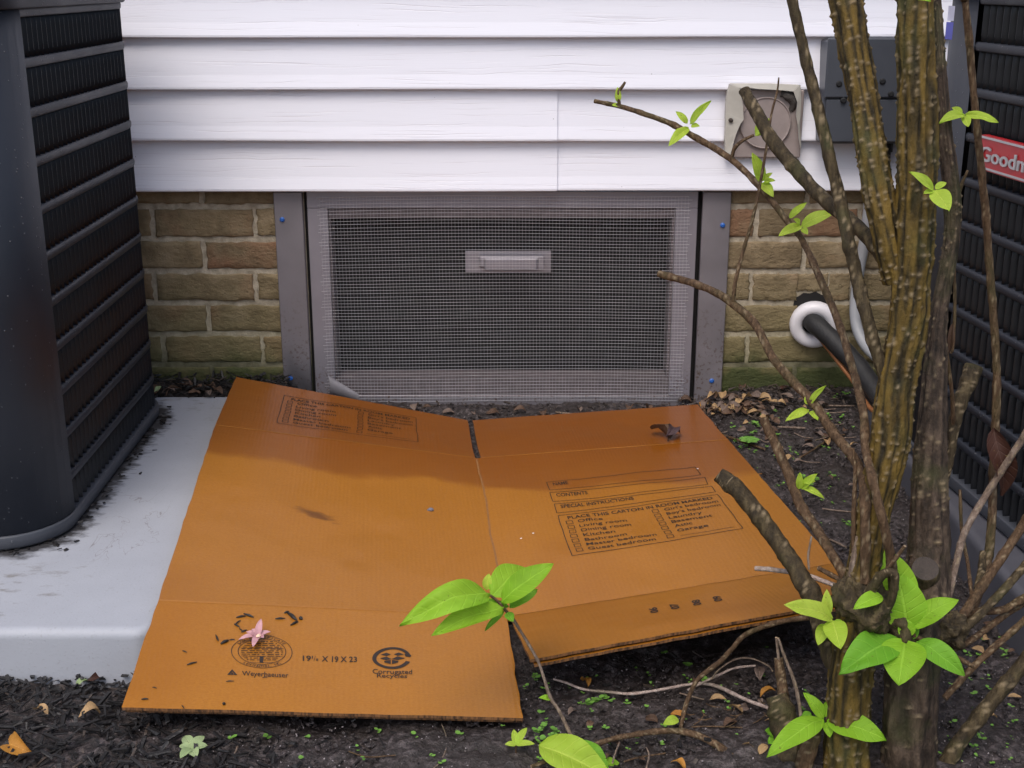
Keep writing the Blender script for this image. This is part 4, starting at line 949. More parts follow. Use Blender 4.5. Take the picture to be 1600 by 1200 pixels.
branch(4, [(1030, 428, 1.78, 5.5), (1075, 440, 1.74, 6), (1110, 453, 1.70, 6), (1142, 472, 1.665, 6.5), (1180, 507, 1.62, 6.5), (1207, 558, 1.57, 6.5), (1240, 597, 1.53, 7), (1273, 632, 1.49, 7.5), (1304, 679, 1.45, 8), (1335, 718, 1.41, 8), (1350, 760, 1.375, 8), (1352, 830, 1.35, 8), (1352, 910, 1.345, 8)], 'twig')
branch(5, [(1193, 653, 1.56, 7), (1203, 676, 1.55, 7.5), (1212, 695, 1.54, 7.5), (1232, 740, 1.52, 8), (1249, 786, 1.49, 8), (1273, 822, 1.46, 8), (1297, 862, 1.42, 8), (1322, 902, 1.385, 8), (1340, 935, 1.365, 8)], 'twig')
branch(6, [(1122, 741, 1.50, 12), (1136, 752, 1.495, 13), (1153, 767, 1.485, 13.5), (1187, 808, 1.465, 14), (1222, 856, 1.44, 14), (1247, 894, 1.415, 15), (1270, 934, 1.395, 16), (1287, 985, 1.375, 17), (1305, 1040, 1.36, 16)], 'bark2', 'cutold')
branch(7, [(1180, 888, 1.47, 3.6), (1215, 891, 1.455, 4), (1255, 898, 1.43, 4.2), (1295, 911, 1.405, 4), (1338, 928, 1.375, 4)], 'paletwig', name='twig')
branch(8, [(1279, 888, 1.42, 3.6), (1300, 899, 1.40, 4), (1330, 915, 1.375, 4.2)], 'twig', name='twig')
branch(9, [(1285, 964, 1.385, 4), (1254, 966, 1.40, 4), (1210, 974, 1.425, 4), (1166, 991, 1.45, 4), (1145, 1012, 1.455, 4), (1125, 1034, 1.46, 4), (1092, 1060, 1.46, 3.8), (1075, 1092, 1.455, 3.5), (1066, 1125, 1.44, 3.6), (1060, 1155, 1.415, 3), (1052, 1187, 1.385, 2.4)], 'twig', name='twig')
RUN = [(1200, 1240, 1.33, 6), (1165, 1199, 1.35, 6), (1137, 1176, 1.365, 6), (1100, 1153, 1.385, 5.6), (1065, 1143, 1.395, 5), (1025, 1143, 1.40, 5), (985, 1149, 1.395, 4.5), (962, 1153, 1.39, 4.4), (920, 1167, 1.37, 4), (880, 1180, 1.355, 3.4), (830, 1198, 1.335, 3)]
branch(11, RUN, 'twig', name='runner')
branch(12, [(912, 1172, 1.37, 3.6), (898, 1160, 1.375, 3.4), (884, 1132, 1.39, 3), (872, 1108, 1.40, 2.8), (860, 1090, 1.405, 3), (850, 1060, 1.41, 2.6), (840, 1032, 1.415, 2.4), (820, 997, 1.42, 2.4), (800, 965, 1.42, 2.6)], 'deadtwig', name='twig', sides=8)
branch(13, [(1530, -750, 1.66, 3), (1515, -400, 1.63, 4.5), (1506, -40, 1.60, 6), (1508, 0, 1.60, 5.5), (1514, 60, 1.60, 5.5), (1520, 130, 1.60, 5.5), (1527, 205, 1.60, 5.5), (1535, 285, 1.60, 6), (1541, 345, 1.60, 6), (1546, 420, 1.595, 6), (1552, 489, 1.59, 6), (1557, 575, 1.58, 6), (1556, 661, 1.57, 6.5), (1552, 730, 1.55, 6.5), (1550, 806, 1.53, 6.5), (1543, 875, 1.50, 7), (1520, 950, 1.44, 7), (1490, 1000, 1.40, 7)], 'twig')
branch(14, [(1521, 572, 1.58, 14), (1512, 600, 1.57, 13), (1500, 630, 1.56, 11.5), (1490, 672, 1.55, 9), (1486, 710, 1.54, 6), (1478, 750, 1.53, 5), (1466, 795, 1.51, 4), (1456, 840, 1.49, 4), (1450, 890, 1.47, 4)], 'bark2', name='branch')
branch(15, [(1512, 266, 1.58, 2), (1500, 297, 1.58, 2.6), (1494, 345, 1.58, 2.6), (1490, 386, 1.57, 2.6), (1492, 472, 1.56, 2.6), (1489, 540, 1.55, 2.4), (1486, 552, 1.55, 2)], 'twig', name='twig', sides=8)
branch('15b', [(1468, 486, 1.54, 2), (1473, 520, 1.54, 2.6), (1481, 565, 1.54, 3), (1488, 622, 1.54, 3.2), (1490, 672, 1.55, 3.4)], 'twig', name='twig', sides=8)
branch(16, [(1612, 660, 1.50, 5.5), (1598, 685, 1.50, 5.5), (1570, 728, 1.50, 5.5), (1541, 773, 1.50, 5.5), (1508, 830, 1.47, 5.5), (1494, 880, 1.44, 5.5), (1480, 940, 1.40, 5.5)], 'deadtwig')
branch(17, [(1616, 790, 1.46, 7), (1596, 824, 1.46, 7), (1565, 871, 1.44, 7.5), (1540, 908, 1.42, 7.5), (1520, 938, 1.40, 7.5), (1495, 975, 1.38, 8)], 'twig')
branch('17b', [(1620, 865, 1.44, 6), (1596, 890, 1.43, 6.5), (1560, 930, 1.41, 6.5), (1520, 970, 1.385, 7), (1480, 1000, 1.37, 7)], 'bark2')
branch(18, [(1615, 925, 1.42, 6), (1590, 940, 1.42, 6), (1565, 953, 1.415, 6), (1524, 957, 1.405, 6.5), (1490, 970, 1.39, 6.5), (1466, 998, 1.37, 7)], 'twig')
branch('18b', [(1612, 935, 1.43, 5), (1575, 958, 1.425, 5), (1545, 980, 1.41, 5), (1525, 995, 1.395, 5), (1500, 1010, 1.38, 5), (1470, 1020, 1.37, 5)], 'twig')
branch(19, [(1620, 950, 1.40, 5.5), (1596, 974, 1.40, 5.5), (1548, 1016, 1.385, 5.5), (1508, 1055, 1.375, 5.5), (1476, 1091, 1.36, 5)], 'twig')
branch(20, [(1635, 990, 1.38, 11), (1600, 1036, 1.375, 11.5), (1548, 1098, 1.36, 12), (1505, 1152, 1.35, 12), (1470, 1205, 1.34, 12), (1440, 1250, 1.33, 12)], 'bark2')
branch(21, [(1365, 940, 1.35, 4), (1382, 958, 1.345, 4), (1421, 988, 1.335, 4), (1469, 1015, 1.335, 4.2), (1500, 1030, 1.335, 4), (1522, 1042, 1.335, 3.6)], 'twig', name='twig')
branch(22, [(1216, 1028, 1.42, 7), (1220, 1055, 1.41, 8), (1224, 1088, 1.395, 9), (1226, 1110, 1.38, 10)], 'twig')
branch('22b', [(1213, 996, 1.42, 2.2), (1215, 1014, 1.42, 2.4), (1217, 1034, 1.415, 2.6)], 'deadtwig', name='twig', sides=8)
branch('22c', [(1216, 997, 1.41, 2), (1226, 1026, 1.405, 2.6), (1240, 1062, 1.39, 3), (1249, 1100, 1.375, 3), (1252, 1130, 1.36, 3)], 'deadtwig', name='twig', sides=8)
branch('22d', [(1214, 1086, 1.395, 17), (1222, 1110, 1.385, 22), (1230, 1150, 1.37, 24), (1242, 1200, 1.35, 27), (1250, 1250, 1.33, 30)], 'bark2', 'cutold', sides=18, rough=.2)
branch(23, [(1277, 1128, 1.345, 10), (1268, 1155, 1.34, 13), (1257, 1190, 1.335, 14), (1246, 1240, 1.325, 14)], 'twig')
branch(24, [(1343, 950, 1.345, 9), (1368, 912, 1.33, 8), (1384, 895, 1.325, 7), (1398, 900, 1.32, 6), (1392, 940, 1.325, 7), (1372, 970, 1.335, 8)], 'bark2')
branch(25, [(1300, 1000, 1.36, 6), (1335, 962, 1.345, 6.5), (1360, 985, 1.34, 7), (1395, 1000, 1.335, 6)], 'bark2')
branch(26, [(1386, 888, 1.33, 3.4), (1400, 872, 1.325, 3.4), (1414, 853, 1.32, 3)], 'twig', name='twig')
branch(27, [(1330, 905, 1.36, 6), (1335, 870, 1.36, 5), (1341, 838, 1.365, 4)], 'deadtwig', name='twig')
branch(28, [(1333, 700, 1.40, 2), (1336, 740, 1.39, 3), (1334, 800, 1.375, 3.4), (1334, 870, 1.365, 4), (1338, 920, 1.36, 4)], 'twig', name='twig')
branch(29, [(1268, 838, 1.43, 1.8), (1263, 868, 1.425, 2), (1264, 890, 1.42, 2)], 'deadtwig', name='twig', sides=6)
branch(30, [(1500, 765, 1.52, 2.4), (1503, 830, 1.50, 2.8), (1512, 880, 1.46, 3), (1518, 930, 1.42, 3)], 'twig', name='twig')
branch(31, [(1536, 862, 1.48, 5), (1533, 895, 1.46, 6), (1526, 925, 1.44, 6)], 'bark2', 'cutold')
LEAFN = 0
def leaf(par, b, t, wpx, db, dt=None, mat='leaf', curl=.08, fold=.28, tw=0.0, hint=None, sharp_=.85):
    global LEAFN; LEAFN += 1
    dt = db if dt is None else dt; B, T = P(*b, db), P(*t, dt); mid = (B + T) / 2
    n = nrm(nrm(CAM - mid) * .75 + V(0, 0, .5)) if hint is None else nrm(hint)
    v, f, uv = leafgeo(B, T, pxm(mid, wpx) * 1.15, n, curl, fold, 8, 14, .05, LEAFN, tw, sharp_)
    return obj('leaf', (v, f), MT[mat], BR.get(par, shrub), True, uv=uv)
# sprig reaching over the front of the carton
leaf(12, (765, 931), (627, 972), 46, 1.42, 1.36, 'leaf', .20, .30, .1); leaf(12, (787, 950), (675, 991), 34, 1.415, 1.36, 'leaf', .12, .30)
leaf(12, (768, 932), (826, 884), 44, 1.43, 1.48, 'leaf', .14, .22, .3); leaf(12, (784, 942), (864, 880), 36, 1.41, 1.42, 'leaf', .10, .35, -.2)
leaf(12, (796, 950), (840, 921), 18, 1.43, 1.47, 'leafg', .05); leaf(12, (760, 922), (764, 896), 13, 1.44, 1.45, 'leafy', .2, .4); leaf(12, (795, 948), (722, 944), 16, 1.44, 1.44, 'leafg', .1)
leaf(12, (792, 958), (802, 971), 13, 1.415, 1.40, 'leafg', .05); leaf(12, (788, 955), (757, 986), 9, 1.43, 1.42, 'leafg', .1); leaf(12, (862, 1092), (842, 1090), 8, 1.405, 1.40, 'leaf', .1)
branch('12b', [(800, 965, 1.42, 2.6), (790, 954, 1.42, 2.4), (778, 940, 1.425, 2.2), (766, 930, 1.43, 2)], 'leafy' if False else 'twig', name='twig', sides=8)
# leaves at the foot of the picture
leaf(11, (842, 1164), (955, 1215), 52, 1.36, 1.32, 'leafy', .10, .25); leaf(11, (897, 1160), (952, 1212), 34, 1.375, 1.34, 'leafg', .10, .25); leaf(11, (940, 1195), (968, 1192), 16, 1.36, 1.36, 'leaf')
# big rosette over the burl
leaf(24, (1412, 962), (1371, 852), 62, 1.345, 1.37, 'leaf', .04, .25); leaf(24, (1418, 985), (1403, 893), 58, 1.335, 1.355, 'leaf', .06, .22); leaf(24, (1424, 980), (1497, 936), 32, 1.335, 1.33, 'leaf', .14, .3)
leaf(24, (1378, 932), (1334, 950), 22, 1.33, 1.31, 'leaf', .1, .3); leaf(24, (1420, 1000), (1428, 965), 22, 1.335, 1.345, 'leafg', .08)
leaf(21, (1402, 1000), (1313, 1049), 52, 1.33, 1.28, 'leafg', .12, .2); leaf(21, (1415, 1000), (1404, 1069), 60, 1.325, 1.27, 'leaf', .10, .2); leaf(21, (1432, 1003), (1508, 1054), 34, 1.33, 1.29, 'leafg', .14, .3); leaf(21, (1418, 995), (1412, 965), 24, 1.33, 1.335, 'leaf')
leaf(25, (1300, 967), (1226, 944), 27, 1.35, 1.33, 'leafy', .10, .25); leaf(25, (1292, 962), (1292, 921), 15, 1.355, 1.36, 'leafy', .06, .45); leaf(25, (1300, 970), (1313, 1013), 32, 1.345, 1.30, 'leafy', .08, .2); leaf(25, (1290, 975), (1278, 1008), 18, 1.35, 1.33, 'leafy', .1); leaf(25, (1302, 972), (1321, 980), 13, 1.345, 1.34, 'leaf')
leaf(23, (1285, 1124), (1199, 1180), 34, 1.335, 1.28, 'leaf', .10, .3); leaf(23, (1292, 1126), (1385, 1156), 38, 1.335, 1.30, 'leaf', .10, .25); leaf(23, (1287, 1122), (1256, 1082), 18, 1.345, 1.355, 'leaf', .08, .4); leaf(23, (1289, 1120), (1299, 1092), 15, 1.345, 1.355, 'leaf', .08); leaf(23, (1292, 1128), (1297, 1152), 14, 1.335, 1.32, 'leaf')
leaf(23, (1317, 1118), (1300, 1110), 10, 1.36, 1.36, 'leafg')
# small fresh leaves along the upper branches
leaf(3, (1078, 194), (1111, 157), 13, 1.845, 1.82, 'leafy', .05, .4); leaf(3, (1076, 200), (1045, 227), 15, 1.84, 1.81, 'leafy', .08, .3); leaf(3, (1074, 193), (1056, 174), 10, 1.85, 1.85, 'leafy', .08); leaf(3, (1080, 197), (1093, 197), 8, 1.84, 1.83, 'leafy')
leaf('3a', (966, 160), (965, 136), 9, 1.9, 1.9, 'leafy', .1, .5); leaf('3a', (967, 165), (956, 164), 6, 1.9, 1.9, 'leafy'); leaf('3b', (1180, 211), (1204, 185), 15, 1.78, 1.76, 'leafy', .08, .4); leaf('3b', (1181, 211), (1198, 206), 9, 1.78, 1.77, 'leafy')
leaf(3, (1190, 284), (1176, 239), 17, 1.73, 1.72, 'leafy', .08, .4); leaf(3, (1190, 286), (1208, 307), 15, 1.725, 1.70, 'leafy', .08); leaf(3, (1192, 282), (1207, 270), 8, 1.73, 1.72, 'leafy'); leaf(3, (1193, 285), (1211, 282), 9, 1.725, 1.71, 'leafy')
leaf(3, (1252, 353), (1217, 368), 15, 1.655, 1.63, 'leafy', .08, .3); leaf(3, (1252, 354), (1303, 331), 19, 1.655, 1.64, 'leafy', .10, .3); leaf(3, (1233, 341), (1261, 316), 10, 1.68, 1.68, 'leafy', .08, .4); leaf(3, (1253, 357), (1262, 366), 9, 1.65, 1.64, 'leafy'); leaf(3, (1250, 350), (1240, 342), 9, 1.655, 1.65, 'leafy')
leaf(13, (1506, 180), (1468, 191), 16, 1.575, 1.55, 'leafy', .10, .3); leaf(13, (1508, 179), (1561, 190), 13, 1.575, 1.56, 'leafy', .10, .3); leaf(13, (1504, 178), (1487, 168), 10, 1.58, 1.58, 'leafy'); leaf(13, (1507, 182), (1513, 198), 13, 1.575, 1.56, 'leafy')
leaf(1, (1459, 297), (1422, 268), 15, 1.38, 1.37, 'leafy', .06, .3); leaf(1, (1460, 297), (1483, 329), 27, 1.38, 1.35, 'leafy', .08, .2); leaf(1, (1461, 295), (1479, 285), 10, 1.38, 1.38, 'leafy'); leaf(1, (1457, 299), (1443, 303), 9, 1.38, 1.37, 'leafy')
leaf(4, (1264, 633), (1290, 602), 10, 1.495, 1.48, 'leafy', .08, .4); leaf(4, (1264, 640), (1227, 658), 13, 1.49, 1.47, 'leafy', .08, .3); leaf(4, (1267, 642), (1278, 656), 11, 1.49, 1.47, 'leafy'); leaf(4, (1262, 632), (1259, 618), 8, 1.495, 1.5, 'leafy')
leaf(5, (1249, 764), (1250, 738), 10, 1.50, 1.50, 'leafy', .08); leaf(5, (1252, 764), (1277, 740), 12, 1.50, 1.49, 'leafy', .08); leaf(5, (1254, 762), (1288, 778), 9, 1.50, 1.48, 'leafy', .16); leaf(5, (1256, 752), (1274, 752), 12, 1.50, 1.49, 'leafy')
leaf('15b', (1469, 545), (1457, 520), 15, 1.53, 1.53, 'leafy', .05, .2, sharp_=.6); leaf('15b', (1467, 541), (1465, 558), 13, 1.53, 1.51, 'leafy', .05, .2, sharp_=.6)
leaf(1, (1454, 1), (1432, -2), 10, 1.40, 1.39, 'leaf'); leaf('22d', (1250, 1120), (1268, 1118), 16, 1.36, 1.34, 'leafg', .05, .1); leaf('22d', (1212, 1148), (1196, 1142), 15, 1.38, 1.37, 'leafg', .05, .1); leaf('22d', (1216, 1152), (1200, 1162), 14, 1.375, 1.36, 'leafg', .05, .1)
leaf(9, (1060, 1124), (1036, 1132), 14, 1.43, 1.42, 'leafy', .15, .3)
# dried leaf still hanging by the right air conditioner
leaf(16, (1553, 668), (1568, 775), 32, 1.53, 1.51, 'deadred', .14, .9, .8)
leaf(15, (1488, 505), (1483, 552), 8, 1.55, 1.55, 'dead', .1, .6)

# ------------------------------------------------------------------ weeds, litter, twigs
def weed(name, label, px, py, specs, mat, up=.02):
    b = G(px, py); t = thing(name, label, 'weed', b)
    v, f, _ = tube([(*b, .0012), (b[0], b[1], b[2] + up, .001)], 6, 1); obj('stem', (v, f), MT['weed'] if False else MT['twig'], t, attr={'lent': np.zeros(len(v))})
    for k, (a, L, wd, el) in enumerate(specs):
        a = math.radians(a); B = b + V(0, 0, up); T = B + V(math.cos(a) * math.cos(el), math.sin(a) * math.cos(el), math.sin(el)) * L
        v, f, uv = leafgeo(B, T, wd, nrm(V(0, -.35, 1)), .1, .2, 6, 8, .01, k + px); obj('leaf', (v, f), MT[mat], t, uv=uv)
    return t
weed('weed', 'small bright green three leaved sprout at the bottom edge below the carton', 806, 1186, [(100, .020, .009, .7), (50, .026, .010, .6), (-10, .024, .009, .2), (190, .014, .008, .2)], 'leafy')
weed('weed', 'pale wilted weed in the soil below the front left corner of the carton', 300, 1182, [(120, .028, .014, .1), (60, .024, .013, .2), (10, .02, .012, .1), (-60, .022, .014, .0), (-110, .024, .012, .05), (170, .016, .01, .1)], 'pale', .012)
weed('weed', 'small green weed against the mossy bricks left of the door', 338, 592, [(150, .03, .012, .3), (30, .03, .012, .3), (90, .028, .012, 1.0), (200, .022, .012, .1), (-20, .026, .012, .1), (60, .034, .01, .8)], 'weed', .02)
weed('weed', 'light green sprout with three narrow leaves under the black foam pipe', 1282, 600, [(120, .024, .009, .9), (40, .022, .009, .5), (190, .02, .009, .4)], 'leafy', .02)
weed('weed', 'green tuft of round leaves beside the right edge of the carton', 1170, 700, [(k * 51, .022, .013, .3) for k in range(7)], 'weed', .012)
weed('weed', 'pale leaf on the mulch beside the left air conditioner base', 243, 617, [(70, .022, .012, .4), (150, .018, .01, .3)], 'pale', .006)
# uncountable seedlings
sv, sf, su = [], [], []; k0 = 0
def seedling(p, n, r):
    global k0
    a0 = random.uniform(0, 6.28)
    for i in range(n):
        a = a0 + i * 2 * math.pi / n + random.uniform(-.3, .3); rr = r * random.uniform(.6, 1.1); c = p + V(math.cos(a) * rr * .95, math.sin(a) * rr * .95, random.uniform(.002, .009))
        for q in range(7): b = 2 * math.pi * q / 7; sv.append(c + V(math.cos(b) * rr, math.sin(b) * rr, .25 * rr * math.cos(b - a))); su.append((.3, .3))
        sv.append(c + V(0, 0, -.12 * rr)); su.append((0.2, .3))
        sf.extend([(k0 + q, k0 + (q + 1) % 7, k0 + 7) for q in range(7)]); k0 += 8
for px, py, n in [(358, 1158, 3), (415, 1152, 3), (485, 1157, 2), (590, 1150, 3), (655, 1155, 2), (560, 1173, 2), (475, 1190, 2), (563, 1192, 2), (670, 1187, 3), (840, 1065, 4), (815, 1076, 3), (846, 1116, 2), (905, 1100, 3), (935, 1098, 6), (925, 1104, 5), (950, 1092, 4), (960, 1100, 3), (985, 1098, 3), (925, 1145, 3), (950, 1141, 3), (955, 1168, 3), (1000, 1161, 3), (845, 1140, 5), (860, 1152, 5), (872, 1146, 4), (850, 1158, 4), (838, 1148, 4), (866, 1162, 4),
                  (1150, 690, 6), (1160, 700, 6), (1175, 678, 5), (1215, 682, 4), (1290, 652, 4), (1230, 735, 4), (1262, 762, 7), (1275, 752, 6), (1255, 748, 6), (1300, 745, 4), (1185, 712, 5), (1310, 606, 5), (1322, 616, 4), (1300, 622, 4), (1180, 668, 5), (1140, 675, 3), (1240, 712, 3), (1205, 655, 3), (1318, 690, 3), (1322, 820, 5), (1310, 655, 4),
                  (1511, 1067, 2), (1545, 1063, 2), (1574, 1017, 2), (1576, 1036, 1), (1525, 1088, 2), (1552, 1150, 3), (1530, 1155, 2), (1490, 1135, 2), (1465, 1180, 2), (1205, 1155, 3), (1185, 1150, 3), (1545, 1195, 3), (1520, 880, 3), (1040, 1140, 2), (1105, 1068, 4), (1190, 1020, 4), (1070, 1040, 3), (1030, 1025, 3), (720, 1150, 2), (690, 1196, 3), (740, 1180, 2), (780, 1140, 2), (1285, 700, 3), (1255, 690, 3), (1225, 760, 2)]:
    for _ in range(2 if n > 3 else 1): q = G(px + random.uniform(-6, 6), py + random.uniform(-3, 3)); seedling(q, n, random.uniform(.0024, .0042))
for _ in range(150):
    px, py = random.choice([(random.uniform(820, 1280), random.uniform(1050, 1195)), (random.uniform(1120, 1340), random.uniform(640, 830)), (random.uniform(1480, 1600), random.uniform(1000, 1195)), (random.uniform(1120, 1340), random.uniform(640, 830))])
    seedling(G(px, py), random.choice([2, 2, 3, 4]), random.uniform(.0014, .003))
o = obj('seedlings', (np.array(sv), sf), MT['weed'], uv=np.array(su)); tag(o, 'tiny round leaved seedlings sprouting from the dark soil', 'seedlings', kind='stuff')

# chips of black mulch and crumbs of soil
def slivers(pts, lens, wids, tilt, mat, name, label, cat):
    n = len(pts); vs = np.zeros((n, 8, 3)); r = rng
    a = r.uniform(0, 2 * math.pi, n); el = r.normal(0, tilt, n); L = lens; Wd = wids; H = Wd * r.uniform(.25, .7, n)
    dx = np.stack([np.cos(a) * np.cos(el), np.sin(a) * np.cos(el), np.sin(el)], 1); dy = np.stack([-np.sin(a), np.cos(a), r.normal(0, .25, n)], 1); dz = np.cross(dx, dy)
    c = 0
    for sx in (-1, 1):
        for sy in (-1, 1):
            for sz in (-1, 1):
                vs[:, c] = pts + dx * (sx * L / 2 * r.uniform(.7, 1, n))[:, None] + dy * (sy * Wd / 2 * r.uniform(.35, 1, n))[:, None] + dz * (sz * H / 2 * r.uniform(.5, 1, n))[:, None]; c += 1
    fb = [(0, 1, 3, 2), (4, 6, 7, 5), (0, 4, 5, 1), (2, 3, 7, 6), (0, 2, 6, 4), (1, 5, 7, 3)]
    fs = (np.arange(n)[:, None, None] * 8 + np.array(fb)[None]).reshape(-1, 4)
    o = obj(name, (vs.reshape(-1, 3), fs.tolist()), mat, smooth=False); return tag(o, label, cat, kind='stuff')
def scatter(n, fx, lift=.004):
    out = []
    while len(out) < n:
        x, y, k = fx()
        if k: out.append((x, y, float(gz(x, y)) + random.uniform(0, lift)))
    return np.array(out)
def reg_front():
    x = random.uniform(-1.15, .25); y = random.uniform(-1.55, -1.06); lim = -.33 + .10 * math.sin(y * 17) + random.gauss(0, .07)
    return x, y, x < lim or (random.random() < .03)
def reg_back(): x = random.uniform(-1.2, -.44); return x, random.uniform(-.10, -.005), True
pts = np.concatenate([scatter(3600, reg_front, .014), scatter(900, reg_back, .022)])
n = len(pts); slivers(pts, rng.uniform(.008, .034, n), rng.uniform(.0025, .007, n), .28, MT['mulch'], 'mulch', 'shredded black wood mulch round the left equipment pad', 'mulch')
pts = np.concatenate([scatter(260, reg_front, .016), scatter(110, reg_back, .024)]); n = len(pts)
slivers(pts, rng.uniform(.01, .032, n), rng.uniform(.002, .005, n), .28, MT['mulch2'], 'mulch', 'browner shreds of wood among the black mulch by the left pad', 'mulch')
def reg_soil():
    x = random.uniform(-.5, 1.0); y = random.uniform(-1.5, -.01); return x, y, not (-.45 < x < .40 and -1.05 < y < -.2)
pts = scatter(15000, reg_soil, .003); n = len(pts); lz = rng.uniform(.002, .0085, n) * rng.uniform(.6, 1.3, n); slivers(pts, lz, lz * rng.uniform(.6, 1, n), .5, MT['soil'], 'soil_crumbs', 'dark crumbs of wet soil lying on the bed', 'soil')
MT['grain'] = simple('mineral_grain', (.30, .265, .27), .5, 200, .5)
pts = scatter(2600, reg_soil, .003); pts[:, 2] += .004; n = len(pts); lz = rng.uniform(.0008, .0024, n); slivers(pts, lz, lz * .8, .6, MT['grain'], 'soil_grains', 'pale mineral grains in the wet soil', 'soil')
def reg_wall():
    x = random.uniform(.36, .80); y = random.uniform(-.30, -.004); return x, y, random.random() < math.exp(y / .10)
def reg_line(): x = random.uniform(-.3, .45); return x, random.uniform(-.11, -.012), True
pts = np.concatenate([scatter(420, reg_wall, .014), scatter(130, reg_line, .008), scatter(130, reg_soil, .004)]); n = len(pts)
slivers(pts, rng.uniform(.006, .022, n), rng.uniform(.0015, .006, n), .3, MT['mulch2'], 'litter', 'fine brown bark and leaf crumbs along the foot of the wall', 'litter')
# dirt swept under the left unit and onto its pad
def reg_pad():
    t = random.random(); s = random.gauss(.0, .013)
    if random.random() < .5: x = -.712 + abs(s) * 1.2; y = -.86 + .70 * t
    else: x = -1.05 + .34 * t; y = -.868 - abs(s) * 1.3 + .06 * max(0, t - .7) / .3
    return x, y, True
pts = scatter(190, reg_pad, 0); pts[:, 2] = PAD_TOP + .001 + rng.uniform(0, .004, len(pts)); n = len(pts)
slivers(pts, rng.uniform(.003, .015, n), rng.uniform(.002, .006, n), .12, MT['mulch'], 'pad_debris', 'black debris washed out from under the left air conditioner', 'debris')
# loose leaves: each its own thing
def dry(px, py, lpx, mat, label, group=None, name='dead_leaf', base=None, cat='dead leaf', seed=0, curl=None, wr=.55):
    r = random.Random(seed * 13 + int(px * 7 + py)); c = G(px, py, .006) if base is None else base
    L = pxm(c, lpx); a = r.uniform(0, 6.28); dv = V(math.cos(a), math.sin(a), r.uniform(-.15, .35)); dv = nrm(dv)
    n = nrm(V(r.gauss(0, .35), -.25 + r.gauss(0, .3), 1))
    v, f, uv = leafgeo(c - dv * L / 2, c + dv * L / 2, L * wr, n, (r.uniform(.05, .3) if curl is None else curl), r.uniform(.2, .9), 6, 9, .09, px + seed, r.uniform(-.9, .9))
    lo = v[:, 2].min(); want = (float(gz(c[0], c[1])) + .001) if base is None else c[2] - .004
    v[:, 2] += max(0, want - lo)
    o = obj(name, (v, f), MT[mat], uv=uv); return tag(o, label, cat, group)
for px, py, L, mt, lb in ((1200, 1083, 30, 'orange', 'orange brown round leaf at the foot of the cut stub'), (1122, 1093, 26, 'tan', 'crumpled tan leaf on the soil between the dead twigs'), (65, 1113, 30, 'tan', 'tan leaf standing on the mulch, leftmost of the two below the pad'), (140, 1116, 34, 'tan', 'tan folded leaf on the mulch beside the carton front left corner'),
                          (28, 1171, 60, 'orange', 'large orange leaf on the mulch in the bottom left corner'), (1228, 607, 26, 'deadred', 'dark red leaf against the bricks under the pipe sleeve'), (915, 1067, 26, 'orange', 'brown yellow leaf in the shade under the lifted carton flap'), (1150, 1108, 30, 'tan', 'long tan leaf on the soil left of the cut stub'),
                          (1185, 1052, 34, 'deadgrey', 'crumpled grey brown leaf behind the cut stub'), (1058, 1118, 22, 'orange', 'small orange leaf scrap on the soil near the arching runner'), (1140, 1130, 30, 'dead', 'dark brown leaf scraps in the litter under the white twig'), (1060, 1195, 26, 'orange', 'brown leaf at the bottom edge below the runner'),
                          (1100, 633, 26, 'orange', 'yellow brown leaf at the right foot of the door frame'), (1072, 628, 22, 'dead', 'dark leaf curled against the bottom of the right door flange'), (1160, 605, 20, 'dead', 'small dark leaf by the bricks right of the door'), (100, 1055, 22, 'tan', 'small tan leaf just under the front edge of the pad'), (128, 1068, 20, 'pale', 'small pale yellow leaf scrap on the mulch below the pad'), (150, 1062, 26, 'deadred', 'reddish brown leaf scrap on the mulch below the pad'), (1232, 736, 14, 'tan', 'tiny tan leaf scrap on the soil right of the carton')):
    dry(px, py, L, mt, lb, seed=3)
for k in range(46):
    px = 1098 + abs(random.gauss(0, 52)) * (1 if k % 3 else 1.9); py = 622 + random.uniform(-8, 22) + (px - 1098) * .16 * random.random()
    if py < 612: py = 614
    mt_ = random.choice(['dead', 'deadgrey', 'deadgrey', 'tan', 'dead']); zone = 'by the foot of the right door flange' if px < 1130 else 'under the bricks right of the door' if px < 1200 else 'near the foot of the black foam pipe'
    dry(px, py, random.uniform(12, 27), mt_, 'curled %s dry leaf in the litter %s' % ({'dead': 'dark brown', 'deadgrey': 'grey brown', 'tan': 'tan'}[mt_], zone), 'dry leaves heaped right of the door', seed=k)
for k, px in enumerate((650, 668, 700, 742, 770, 812, 850, 905, 985, 1012, 1040, 590)):
    dry(px, random.uniform(636, 648), random.uniform(12, 24), random.choice(['dead', 'deadgrey', 'dead']), 'small dry leaf in the strip of soil between carton and door', 'dry leaves between carton and door', seed=k)
for k in range(12):
    px = random.uniform(236, 352); dry(px, random.uniform(598, 618), random.uniform(14, 26), random.choice(['dead', 'deadgrey', 'dead']), 'dry brown leaf in the mulch behind the left pad', 'dry leaves behind the left pad', seed=k)
for k in range(44):
    px = random.uniform(1112, 1335); py = random.uniform(624, 640 + (px - 1100) * .62)
    mt_ = random.choice(['dead', 'deadgrey', 'tan', 'dead', 'dead']); col_ = {'dead': 'dark brown', 'deadgrey': 'grey brown', 'tan': 'tan'}[mt_]
    dry(px, py, random.uniform(8, 22), mt_, 'small %s leaf scrap %s' % (col_, 'on the soil near the foot of the thick trunk' if px > 1260 else 'on the soil behind the cut branches' if py > 680 else 'in the loose litter at the back right of the carton'), 'loose leaf scraps right of the carton', seed=k)
